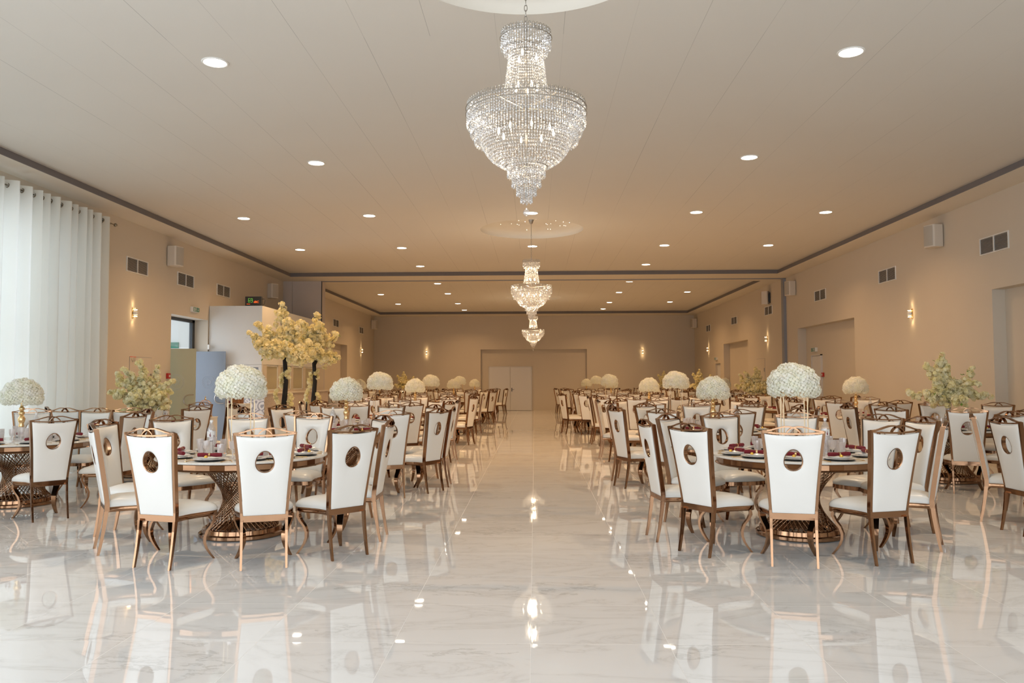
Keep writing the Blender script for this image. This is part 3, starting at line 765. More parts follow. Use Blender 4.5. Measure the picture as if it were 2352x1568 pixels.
def chandelier():
    rr = random.Random(5); t = thing('chandelier', 'c', 'chandelier')
    # local z = 0 at the crown's top rim
    zt = 0
    b = MB(); curtain_tier(b, .188, -.01, -.105, 60, rr); curtain_tier(b, .165, -.03, -.145, 52, rr); b.obj('crown_crystals', 'crystal', t)['kind'] = 'stuff'
    b = MB()
    for i in range(52):
        a = 2 * PI * i / 52
        pr = [(.128, -.13), (.134, -.22), (.145, -.31), (.156, -.40), (.172, -.49)]
        for j in range(4):
            (r0, z0), (r1, z1) = pr[j], pr[j + 1]
            crystal_strand(b, (r0 * math.cos(a), r0 * math.sin(a), z0), (r1 * math.cos(a), r1 * math.sin(a), z1), 0, .021, .0075, rr)
    b.obj('neck_crystals', 'crystal', t)['kind'] = 'stuff'
    b = MB(); curtain_tier(b, .446, -.575, -.705, 132, rr); b.obj('upper_tier_crystals', 'crystal', t)['kind'] = 'stuff'
    b = MB(); curtain_tier(b, .418, -.62, -.77, 120, rr); curtain_tier(b, .388, -.67, -.83, 108, rr); b.obj('lower_tier_crystals', 'crystal', t)['kind'] = 'stuff'
    b = MB()
    for i in range(100):
        a = 2 * PI * i / 100
        pr = [(.368, -.72), (.350, -.82), (.318, -.90), (.270, -.965), (.208, -1.01), (.150, -1.035)]
        for j in range(5):
            (r0, z0), (r1, z1) = pr[j], pr[j + 1]
            if j >= 3 and i % 2: continue
            crystal_strand(b, (r0 * math.cos(a), r0 * math.sin(a), z0), (r1 * math.cos(a), r1 * math.sin(a), z1), .004, .021, .0075, rr)
    b.obj('bowl_crystals', 'crystal', t)['kind'] = 'stuff'
    b = MB()
    for R, z0, z1 in ((.141, -1.00, -1.085), (.108, -1.06, -1.16), (.073, -1.13, -1.225), (.042, -1.19, -1.28)): curtain_tier(b, R, z0, z1, int(R * 300) + 5, rr, .017, .007)
    b.obj('cone_crystals', 'crystal', t)['kind'] = 'stuff'
    b = MB()
    for i in range(88):
        for R, z, n in ((.446, -.57, 88), (.188, -.01, 40)):
            if i >= n: continue
            a = 2 * PI * i / n; c, s_ = math.cos(a), math.sin(a)
            b.tube([((R + .0) * c - .010 * s_, R * s_ + .010 * c, z - .03), (R * c - .010 * s_, R * s_ + .010 * c, z + .008), (R * c - .006 * s_, R * s_ + .006 * c, z + .017), (R * c, R * s_, z + .020), (R * c + .006 * s_, R * s_ - .006 * c, z + .017), (R * c + .010 * s_, R * s_ - .010 * c, z + .008), (R * c + .010 * s_, R * s_ - .010 * c, z - .03)], .0028, 4)
    for R, z in ((.19, -.045), (.165, -.03), (.13, -.13), (.172, -.49), (.449, -.59), (.449, -.635), (.421, -.655), (.391, -.70), (.37, -.72), (.150, -1.03), (.144, -1.00), (.11, -1.06), (.075, -1.13), (.044, -1.19)): ring(b, R + .007, z, .0036)
    for a in range(6):
        c, s_ = math.cos(a * PI / 3), math.sin(a * PI / 3)
        b.tube([(.0, 0, -.04), (.19 * c, .19 * s_, -.045)], .005, 5); b.tube([(0, 0, -.59), (.445 * c, .445 * s_, -.60)], .006, 5); b.tube([(0, 0, -1.0), (.148 * c, .148 * s_, -1.02)], .004, 5)
    b.tube([(0, 0, .03), (0, 0, -1.27)], .008, 8)
    b.obj('frame', 'brushed_nickel', t)
    for R, z, n in ((.21, -.76, 8), (.085, -.42, 5), (.08, -.18, 3)):
        for i in range(n):
            a = 2 * PI * i / n + .2
            MB().lathe([(.001, -.024), (.007, -.02), (.0095, -.006), (.007, .012), (.001, .03)], 8, (R * math.cos(a), R * math.sin(a), z)).obj('bulb', 'bulb_glow', t, smooth=True)
    b = MB(); b.tube([(0, 0, -1.27), (0, 0, -1.34)], .0015, 4); b.octa((0, 0, -1.315), .008, .010)
    b.lathe([(.001, -.03), (.016, -.024), (.027, -.008), (.027, .004), (.016, .020), (.004, .034), (.001, .038)], 16, (0, 0, -1.375)); b.obj('ball_pendant', 'pendant_glass', t, smooth=True)
    b = MB(); z = .0; k = 0
    while z < .55:
        q = [(.011 * math.cos(2 * PI * i / 12), .011 * 0, z + .026 + .026 * math.sin(2 * PI * i / 12)) for i in range(13)]
        b.tube([(p[0], 0, p[2]) if k % 2 == 0 else (0, p[0], p[2]) for p in q], .0032, 5, False); z += .042; k += 1
    b.obj('chain', 'brushed_nickel', t)
    return t
CH = chandelier()
ch_pos = [(-.055, 5.95, 4.16, 'nearest and largest-looking crystal empire chandelier, hanging in front'), (-.06, 17.4, 4.14, 'second crystal chandelier hanging under the middle ceiling dome'), (-.05, 32.0, 4.10, 'farthest crystal chandelier, hanging above the far hall aisle')]
for k, (x, y, z, lab) in enumerate(ch_pos):
    c = place('chandelier', CH, (x, y, z), .3 * k, lab, 'crystal chandeliers over the aisle')
    # canopy cup under the dome and the length of chain, one per chandelier
    top = ZC + .205 - z
    b = MB(); b.lathe([(.001, top), (.062, top), (.058, top - .02), (.035, top - .07), (.022, top - .09), (.001, top - .095)], 20); b.tube([(0, 0, top - .09), (0, 0, .55)], .006, 6)
    b.obj('canopy', 'brushed_nickel', c, smooth=True)
    for dz, e in ((-.78, 7), (-.30, 1.6)):
        l = bpy.data.lights.new('chandelier_bulbs', 'POINT'); l.energy = e * (1 if k == 0 else 3.2); l.color = (1, .78, .52); l.shadow_soft_size = .10
        o = bpy.data.objects.new('chandelier_bulbs', l); COL.objects.link(o); o.location = (x, y, z + dz)

# ------------------------------------------------------------------ chair
def lerp_tab(tab, z):
    for (a, va), (b_, vb) in zip(tab, tab[1:]):
        if z <= b_:
            t_ = (z - a) / (b_ - a) if b_ > a else 0
            t_ = max(0, min(1, t_)); return va + (vb - va) * t_
    return tab[-1][1]
YT = [(0, 0), (.1, .020), (.2, .037), (.3, .051), (.40, .060), (.44, .059), (.55, .044), (.7, .021), (.85, -.003), (1.0, -.028), (1.15, -.054)]
XT = [(0, .177), (.2, .176), (.41, .1765), (.55, .186), (.7, .197), (.85, .210), (.98, .224), (1.05, .233), (1.11, .240)]
yb = lambda z: lerp_tab(YT, z)
xb_ = lambda z: lerp_tab(XT, z)
def bowf(x, z): return -.022 * max(0, 1 - (x / .25) ** 2) * max(0, min(1, (z - .42) / .6))
def make_chair():
    t = thing('banquet_chair', 'c', 'chair')
    # back cushion: ring grid from the egg-shaped hole to the trapezoid outline
    zc, N = .866, 44; z0, z1 = .428, 1.082
    out = []
    k4 = N // 4
    for i in range(k4): s_ = i / k4; out.append((-(xb_(z0) - .013) + 2 * (xb_(z0) - .013) * s_, z0))
    for i in range(k4): z = z0 + (z1 - z0) * i / k4; out.append((xb_(z) - .013, z))
    for i in range(k4): s_ = i / k4; x = (xb_(z1) - .013) * (1 - 2 * s_); out.append((x, z1 - .014 * (1 - (2 * s_ - 1) ** 2)))
    for i in range(k4): z = z1 + (z0 - z1) * i / k4; out.append((-(xb_(z) - .013), z))
    def egg(a, g=0):
        c, s_ = math.cos(a), math.sin(a); w_ = (.074 + g) * (1 - .10 * s_); h = (.092 + g) if s_ > 0 else (.086 + g)
        return (w_ * c, zc + h * s_)
    hole = [egg(math.atan2(p[1] - zc, p[0])) for p in out]
    rings = [(0, .0, .020), (.04, .004, .030), (.15, .007, .041), (.4, .009, .049), (.7, .008, .046), (.9, .005, .034), (.97, .002, .022), (1.0, .0, .006)]
    vs, fs = [], []
    for side in (0, 1):
        for (s_, tb, tf) in rings:
            for i in range(N):
                x = hole[i][0] + (out[i][0] - hole[i][0]) * s_; z = hole[i][1] + (out[i][1] - hole[i][1]) * s_
                y = yb(z) + bowf(x, z) + (-.012 - tb if side == 0 else .004 + tf)
                vs.append((x, y, z))
    R_ = len(rings)
    for k in range(R_ - 1):
        for i in range(N):
            j = (i + 1) % N; a, b_, c, d_ = k * N + i, k * N + j, (k + 1) * N + j, (k + 1) * N + i
            fs.append((a, d_, c, b_)); o_ = R_ * N; fs.append((a + o_, b_ + o_, c + o_, d_ + o_))
    for i in range(N):
        j = (i + 1) % N; fs.append(((R_ - 1) * N + i, (2 * R_ - 1) * N + i, (2 * R_ - 1) * N + j, (R_ - 1) * N + j))
        fs.append((i, j, R_ * N + j, R_ * N + i))
    recalc(MB().add(vs, fs).obj('backrest', 'leather', t, smooth=True, angle=50))
    # polished ring lining the hole
    b = MB(); vs, fs = [], []
    n = 32
    for i in range(n):
        a = 2 * PI * i / n
        for g_, y_ in ((-.001, -.014), (.0015, -.016), (.0015, .027), (-.001, .027), (-.005, .024), (-.005, -.012)):
            x, z = egg(a, g_); vs.append((x, yb(z) + bowf(x, z) + y_, z))
    for i in range(n):
        j = (i + 1) % n
        for k in range(6): l = (k + 1) % 6; fs.append((i * 6 + k, i * 6 + l, j * 6 + l, j * 6 + k))
    recalc(b.add(vs, fs).obj('hole_rim', 'rose_gold', t, smooth=True, angle=50))
    # back frame: stiles, bottom rail, top rail
    b = MB(); zs = [.378, .45, .55, .65, .75, .85, .95, 1.03, 1.075, 1.108]
    for s_ in (-1, 1):
        b.bar([(s_ * xb_(z), yb(z) + .006, z) for z in zs], (.0108, 0, 0), (0, .020, 0))
    w_ = xb_(.41)
    b.bar([(-w_, yb(.41) + .004, .411), (0, yb(.41) + .002, .411), (w_, yb(.41) + .004, .411)], (0, 0, .0165), (0, .020, 0))
    pts = []
    for i in range(11):
        u_ = -1 + i / 5; x = u_ * xb_(1.10); pts.append((x, yb(1.09) + bowf(x, 1.1) + .004, 1.098 - .013 * (1 - u_ * u_)))
    b.bar(pts, (0, 0, .0065), (0, .020, 0))
    recalc(b.obj('back_frame', 'rose_gold', t))
    # crest: two crossing ribbons
    b = MB()
    path = [(-.240, 1.106), (-.205, 1.108), (-.165, 1.117), (-.12, 1.131), (-.075, 1.142), (-.035, 1.143), (0, 1.136), (.025, 1.124), (.043, 1.108), (.053, 1.094)]
    for s_ in (-1, 1):
        pp = [(s_ * x, yb(1.1) + bowf(x, 1.1) + .004 - .004 * (s_ > 0), z) for x, z in path]
        b.bar(pp, (0, 0, .0055), (0, .015, 0))
    recalc(b.obj('crest', 'rose_gold', t))
    # seat
    ol = []
    half = [(.172, .075), (.168, .12), (.166, .18), (.174, .25), (.194, .32), (.218, .39), (.238, .445), (.243, .485), (.228, .515), (.18, .535), (.12, .548), (.06, .555)]
    ol = [(x, y) for x, y in half] + [(0, .557)] + [(-x, y) for x, y in reversed(half)] + [(-.08, .07), (.08, .07)]
    n = len(ol); cx_, cy_ = 0, .31
    vs = []; prof = [(1.0, .414), (1.016, .426), (1.004, .442), (.95, .462), (.84, .481), (.58, .500), (.25, .508)]
    for s_, z in prof:
        for x, y in ol: vs.append((cx_ + (x - cx_) * s_, cy_ + (y - cy_) * s_, z))
    vs.append((cx_, cy_, .509)); c_i = len(vs) - 1
    fs = [tuple(range(n - 1, -1, -1))]
    for k in range(len(prof) - 1):
        for i in range(n): j = (i + 1) % n; fs.append((k * n + i, k * n + j, (k + 1) * n + j, (k + 1) * n + i))
    for i in range(n): fs.append(((len(prof) - 1) * n + i, (len(prof) - 1) * n + (i + 1) % n, c_i))
    recalc(MB().add(vs, fs).obj('seat', 'leather', t, smooth=True, angle=50))
    b = MB(); vs = []
    for s_, z in ((1.0, .370), (1.012, .372), (1.012, .412), (1.0, .414), (.93, .414), (.93, .370)):
        for x, y in ol: vs.append((x * s_, cy_ + (y - cy_) * s_, z))
    fs = []
    for k in range(6):
        l = (k + 1) % 6
        for i in range(n): j = (i + 1) % n; fs.append((k * n + i, k * n + j, l * n + j, l * n + i))
    recalc(b.add(vs, fs).obj('seat_frame', 'rose_gold', t, smooth=True, angle=50))
    ol2 = [(x * .925, cy_ + (y - cy_) * .925) for x, y in ol]
    recalc(MB().add([(x, y, .374) for x, y in ol2] + [(x, y, .386) for x, y in ol2], [tuple(range(n - 1, -1, -1)), tuple(range(n, 2 * n))] + [(i, (i + 1) % n, n + (i + 1) % n, n + i) for i in range(n)]).obj('seat_underside', 'dark_fabric', t))
    for s_ in (-1, 1):
        zs = [0, .1, .2, .3, .36, .380]
        b = MB().bar([(s_ * lerp_tab(XT, z), yb(z), z) for z in zs], [(.0085 + .003 * z / .4, 0, 0) for z in zs], [(0, .011 + .007 * z / .4, 0) for z in zs]); b.obj('rear_leg', 'rose_gold', t)
        P = [(.380, -.012, .030), (.365, .0, .029), (.335, .004, .027), (.29, -.018, .024), (.245, -.052, .022), (.19, -.072, .020), (.14, -.070, .018), (.09, -.052, .0155), (.045, -.024, .013), (.012, .002, .011), (.0, .010, .010)]
        dv = Vector((s_ * .66, .75, 0)).normalized(); tn = Vector((-dv.y, dv.x, 0))
        b = MB(); pts = [Vector((s_ * .218, .478, z)) + dv * o_ for z, o_, w2 in P]
        b.bar(pts, [tuple(tn * w2 * 1.25) for z, o_, w2 in P], [tuple(dv * (.009 + .004 * w2 / .03)) for z, o_, w2 in P]); recalc(b.obj('front_leg', 'rose_gold', t, smooth=True, angle=45))
    return t
CHAIR = make_chair()

# ------------------------------------------------------------------ table
def make_table():
    t = thing('banquet_table', 't', 'table')
    MB().lathe([(.001, .765), (.80, .765), (.822, .769), (.826, .777), (.822, .786), (.812, .789), (.001, .789)], 72).obj('marble_top', 'table_marble', t, smooth=True, angle=35)
    b = MB(); b.lathe([(.77, .70), (.792, .695), (.800, .70), (.792, .708), (.785, .712), (.785, .758), (.80, .764), (.77, .764), (.77, .70)], 36, close=False); b.obj('apron', 'rose_gold', t, smooth=False)
    MB().lathe([(.30, .655), (.40, .655), (.41, .67), (.41, .69), (.30, .69), (.30, .655)], 40, close=False).obj('top_ring', 'rose_gold', t, smooth=True)
    b = MB(); n = 44
    for dr in (-1, 1):
        for i in range(n):
            a = 2 * PI * i / n; c = a + dr * 2.05
            r1, r0 = .375, .355
            b.tube([(r1 * math.cos(a), r1 * math.sin(a), .66), (r0 * math.cos(c), r0 * math.sin(c), .075)], .0042, 5)
    b.obj('woven_pedestal', 'rose_gold', t)
    b = MB().lathe([(.26, .005), (.41, .005), (.415, .012), (.415, .038), (.405, .044), (.385, .048), (.378, .085), (.34, .09), (.28, .085), (.26, .06), (.26, .005)], 48, close=False); b.obj('base_ring', 'rose_gold', t, smooth=True, angle=30)
    return t
TABLE = make_table()

# ------------------------------------------------------------------ flowers
def floret(b, p, nrm, size, rr, k=4):
    nrm = nrm.normalized(); a = nrm.cross(Vector((0, 0, 1)) if abs(nrm.z) < .9 else Vector((1, 0, 0))).normalized(); c = nrm.cross(a)
    ph = rr.uniform(0, PI)
    for i in range(k):
        t_ = ph + 2 * PI * i / k; d1 = a * math.cos(t_) + c * math.sin(t_); d2 = -a * math.sin(t_) + c * math.cos(t_)
        cup = rr.uniform(.05, .4)
        b.add([p, p + d1 * size * .45 + d2 * size * .50 + nrm * size * .08, p + d1 * size * .92 + d2 * size * .30 + nrm * size * cup, p + d1 * size * .92 - d2 * size * .30 + nrm * size * cup, p + d1 * size * .45 - d2 * size * .50 + nrm * size * .08], [(0, 1, 2, 3, 4)])
def head(b, c, R, n, size, rr, up_only=None, k=4):
    for i in range(n):
        z = 1 - 2 * (i + .5) / n; a = i * 2.39996; q = math.sqrt(max(0, 1 - z * z)); d_ = Vector((q * math.cos(a), q * math.sin(a), z))
        if up_only is not None and d_.dot(up_only) < -.15: continue
        floret(b, c + d_ * R * rr.uniform(.90, 1.06), d_ + Vector((rr.uniform(-.32, .32), rr.uniform(-.32, .32), rr.uniform(-.32, .32))), size * rr.uniform(.85, 1.2), rr, k)
def dome_mesh(R, H, seed):
    rr = random.Random(seed); b = MB(); heads = []
    for ring_, (el, cnt) in enumerate(((-.10, 13), (.30, 12), (.72, 9), (1.12, 5), (1.57, 1))):
        for i in range(cnt):
            a = 2 * PI * (i + .5 * ring_) / cnt + rr.uniform(-.1, .1); e = el + rr.uniform(-.08, .08)
            d_ = Vector((math.cos(e) * math.cos(a), math.cos(e) * math.sin(a), math.sin(e)))
            heads.append((Vector((d_.x * R * .74, d_.y * R * .74, max(-.02, d_.z) * H * .74 + (-.02 if e < 0 else 0) + rr.uniform(-.01, .01))), d_))
    for c, d_ in heads: head(b, c, R * .30, 78, R * .070, rr, d_)
    core = [(.001, -.03), (R * .7, -.04), (R * .84, 0), (R * .8, H * .35), (R * .58, H * .68), (R * .3, H * .84), (.001, H * .88)]
    b.lathe(core, 20)
    return b
dm_big = dome_mesh(.245, .235, 3); dm_sm = dome_mesh(.235, .235, 8)
def tall_stand():
    t = thing('flower_stand', 't', 'flower arrangement')
    dm_big.obj('hydrangea_dome', 'hydrangea', t).location = (0, 0, .66)
    b = MB()
    for s_ in (-1, 1):
        for q in (-1, 1): b.tube([(s_ * .115, q * .055, .008), (s_ * .115, q * .055, .66)], .0055, 6)
    b.obj('rod_stand', 'pale_gold', t)
    b = MB(); b.box(-.13, .13, -.07, .07, 0, .008); b.obj('stand_base', 'pale_gold', t)
    b = MB(); b.box(-.12, .12, -.06, .06, .645, .66); b.obj('top_plate', 'pale_gold', t)
    return t
def candle_stand():
    t = thing('flower_stand', 't', 'flower arrangement')
    dm_sm.obj('hydrangea_dome', 'hydrangea', t).location = (0, 0, .545)
    b = MB(); b.lathe([(.001, .17), (.03, .17), (.034, .19), (.026, .21), (.038, .24), (.045, .27), (.030, .30), (.022, .315), (.036, .335), (.036, .35), (.020, .37), (.032, .39), (.034, .405), (.020, .42), (.015, .45), (.022, .52), (.03, .55), (.001, .55)], 18)
    b.obj('candlestick', 'gold', t, smooth=True, angle=60)
    b = MB(); b.lathe([(.001, .002), (.065, .002), (.065, .01), (.035, .02), (.03, .04), (.04, .07), (.046, .168), (.001, .169)], 16); b.obj('glass_base', 'cut_glass', t, smooth=True)
    return t
def blossom_cluster(b, c, n, sp, size, rr):
    for i in range(n):
        d_ = Vector((rr.gauss(0, 1), rr.gauss(0, 1), rr.gauss(0, 1))).normalized()
        floret(b, c + d_ * sp * rr.uniform(.5, 1), d_, size * rr.uniform(.8, 1.25), rr, 5)
def leaf(b, p, rr, L):
    d_ = Vector((rr.gauss(0, 1), rr.gauss(0, 1), rr.gauss(0, .6))).normalized(); s_ = d_.cross(Vector((0, 0, 1))).normalized() * L * .28
    b.add([p, p + d_ * L * .5 + s_, p + d_ * L, p + d_ * L * .5 - s_], [(0, 1, 2, 3)])
def branches(bb, bl, lv, root, dirs, rr, step, sp, size, n, th):
    for dx_, dy_, dz_, L in dirs:
        p = Vector(root); d_ = Vector((dx_, dy_, dz_)).normalized(); pts = [p.copy()]; k = int(L / step)
        for i in range(k):
            d_ = (d_ + Vector((rr.uniform(-.12, .12), rr.uniform(-.12, .12), rr.uniform(-.10, .10)))).normalized(); p = p + d_ * step; pts.append(p.copy())
            if i * step > L * .10:
                for q in range(2 if i < k * .75 else 1):
                    off_ = Vector((rr.gauss(0, 1), rr.gauss(0, 1), rr.gauss(0, 1))) * sp * (1.2 if i < k * .75 else .4)
                    blossom_cluster(bl, p + off_, n, sp, size, rr)
                if rr.random() < .45: leaf(lv, p + Vector((rr.uniform(-1, 1), rr.uniform(-1, 1), rr.uniform(-1, 1))) * sp, rr, size * 2.4)
        bb.tube(pts, [th * (1 - .75 * i / len(pts)) for i in range(len(pts))], 5)
def blossom_vase(seed, squash, lean):
    rr = random.Random(seed); t = thing('blossom_arrangement', 't', 'flower arrangement'); bb, bl, lv = MB(), MB(), MB()
    dirs = []
    for i in range(13):
        a = 2 * PI * i / 13 + rr.uniform(-.2, .2); e = rr.uniform(.15, 1.2); L = rr.uniform(.34, .50)
        dirs.append((math.cos(a) * math.cos(e) + lean, math.sin(a) * math.cos(e), math.sin(e) * squash, L))
    dirs += [(-1, 0, .25, .58), (1, .1, .40, .58), (-.5, -.1, .85, .66), (.1, 0, 1, .70), (.55, 0, .9, .64), (-.15, .1, 1, .62)]
    if squash < .8: dirs += [(1, -.2, -.25, .45), (.2, -.4, -.5, .35), (-.8, -.3, -.2, .5), (.9, .2, .3, .5)]
    branches(bb, bl, lv, (0, 0, .42), dirs, rr, .036, .040, .024, 17, .006)
    bl.obj('blossoms', 'blossom', t)['kind'] = 'stuff'; bb.obj('branches', 'wood_brown', t); lv.obj('leaves', 'leaf_green', t)['kind'] = 'stuff'
    b = MB(); b.lathe([(.001, .002), (.06, .002), (.06, .012), (.022, .03), (.018, .06), (.05, .10), (.062, .15), (.05, .20), (.030, .24), (.036, .30), (.05, .36), (.048, .36), (.03, .30), (.001, .25)], 20); b.obj('vase', 'chrome', t, smooth=True)
    MB().tube([(0, 0, .30), (.005, 0, .40), (0, 0, .46)], [.03, .026, .012], 8).obj('stem_bundle', 'dark_metal', t)
    return t
TALL, CAND, BLOS, BLO2 = tall_stand(), candle_stand(), blossom_vase(4, 1.0, .05), blossom_vase(9, .55, .12)

# ------------------------------------------------------------------ tableware prototypes
def plate(name, R, h, material, foot=None):
    b = MB().lathe([(.001, 0), (R * .58, 0), (R * .62, .003), (R * .98, h), (R, h + .001), (R * .98, h + .004), (R * .64, .007), (R * .56, .005), (.001, .005)], 32)
    o = b.obj(name, material, None, smooth=True, angle=60); return o
P_CH = plate('charger_plate', .136, .006, 'black_lacquer'); P_CH['category'] = 'plate'
P_DI = plate('dinner_plate', .148, .014, 'porcelain'); P_DI['category'] = 'plate'
P_SO = plate('soup_plate', .112, .018, 'porcelain'); P_SO['category'] = 'plate'
NAP = thing('napkin', 'n', 'napkin')
b = MB(); rr = random.Random(2)
b.lathe([(.004, -.115), (.018, -.112), (.020, -.06), (.015, -.008), (.012, 0), (.015, .008), (.020, .06), (.018, .112), (.004, .115)], 12)
b.v = [(z, y, x + .020) for x, y, z in b.v]; b.obj('rolled_cloth', 'burgundy_cloth', NAP, smooth=True, angle=60)
b = MB(); b.lathe([(.0145, -.008), (.0185, -.008), (.0185, .008), (.0145, .008), (.0145, -.008)], 14, close=False); b.v = [(z, y, x + .020) for x, y, z in b.v]; b.obj('napkin_ring', 'gold', NAP, smooth=True)
FAV = MB().lathe([(.001, 0), (.012, .002), (.017, .010), (.016, .019), (.009, .026), (.001, .028)], 12).obj('chocolate_favour', 'gold_foil', None, smooth=True); FAV['category'] = 'favour'
def faceted(prof, n, mname, nm):
    b = MB().lathe(prof, n); return b
GOB = thing('goblet', 'g', 'glass')
MB().lathe([(.001, .075), (.016, .078), (.027, .095), (.032, .12), (.034, .165), (.0325, .165), (.030, .12), (.024, .097), (.001, .084)], 14).obj('bowl', 'cut_glass', GOB)
MB().lathe([(.001, 0), (.034, .001), (.033, .004), (.008, .010), (.005, .02), (.008, .04), (.005, .06), (.012, .075), (.001, .076)], 14).obj('stem', 'cut_glass', GOB, smooth=True)
TUM = MB().lathe([(.001, 0), (.026, 0), (.029, .01), (.034, .135), (.0325, .135), (.028, .015), (.001, .01)], 12).obj('tumbler', 'cut_glass'); TUM['category'] = 'glass'
def cutlery(name, kind):
    b = MB()
    b.tube([(0, -.09, .004), (0, .0, .006), (0, .04, .004)], [.0045, .003, .0025], 6)
    if kind == 'fork':
        b.box(-.010, .010, .04, .06, .003, .005)
        for x in (-.008, -.0027, .0027, .008): b.box(x - .0013, x + .0013, .06, .095, .003, .005)
    elif kind == 'knife': b.add([(-.004, .04, .003), (.008, .05, .003), (.008, .10, .003), (-.004, .12, .003), (-.004, .04, .006), (.006, .05, .006), (.006, .10, .006), (-.004, .12, .006)], [(0, 3, 2, 1), (4, 5, 6, 7), (0, 1, 5, 4), (1, 2, 6, 5), (2, 3, 7, 6), (3, 0, 4, 7)])
    o = b.obj(name, 'gold', None, smooth=True); o['category'] = 'cutlery'; return o
FORK, KNIF = cutlery('fork', 'fork'), cutlery('knife', 'knife')
BOT = thing('water_bottle', 'b', 'bottle')
pf = [(.001, 0), (.038, 0), (.042, .006)]
for i in range(8): pf += [(.042, .015 + i * .020), (.0385, .025 + i * .020)]
pf += [(.042, .18), (.042, .245), (.038, .265), (.024, .30), (.015, .315), (.014, .335), (.001, .336)]
MB().lathe(pf, 20).obj('bottle_body', 'bottle_plastic', BOT, smooth=True, angle=60)
lb = MB().lathe([(.0428, .185), (.0428, .243)], 24, close=False).obj('paper_label', 'card_white', BOT, smooth=True)
b = MB()
for (a0, z0, z1, wd) in ((-2.1, .197, .215, .16), (-1.98, .207, .232, .10), (-1.86, .195, .21, .07), (-2.05, .190, .200, .22), (-1.2, .197, .205, .2), (-1.2, .188, .193, .3)):
    q = [(.0435 * math.cos(a), .0435 * math.sin(a), z) for a in (a0, a0 + wd) for z in (z0, z1)]
    b.add([q[0], q[2], q[3], q[1]], [(0, 1, 2, 3)])
m_ = b.obj('printed_mark', 'burgundy_cloth', lb)
MB().lathe([(.001, .333), (.0165, .333), (.0165, .352), (.001, .353)], 14).obj('cap', 'white_plastic', BOT)
BOWL = thing('dip_bowl', 'b', 'bowl')
MB().lathe([(.001, 0), (.025, 0), (.028, .006), (.048, .04), (.046, .04), (.026, .010), (.001, .008)], 20).obj('bowl', 'porcelain', BOWL, smooth=True)
MB().lathe([(.001, .045), (.02, .044), (.040, .034), (.001, .033)], 14).obj('relish', 'orange_fruit', BOWL, smooth=True)
CARD = thing('table_card', 'c', 'card')
o = MB().box(-.05, .05, -.004, .004, 0, .15).obj('silver_frame', 'chrome', CARD)
o = MB().box(-.043, .043, -.0055, -.004, .007, .143).obj('card', 'card_white', CARD)

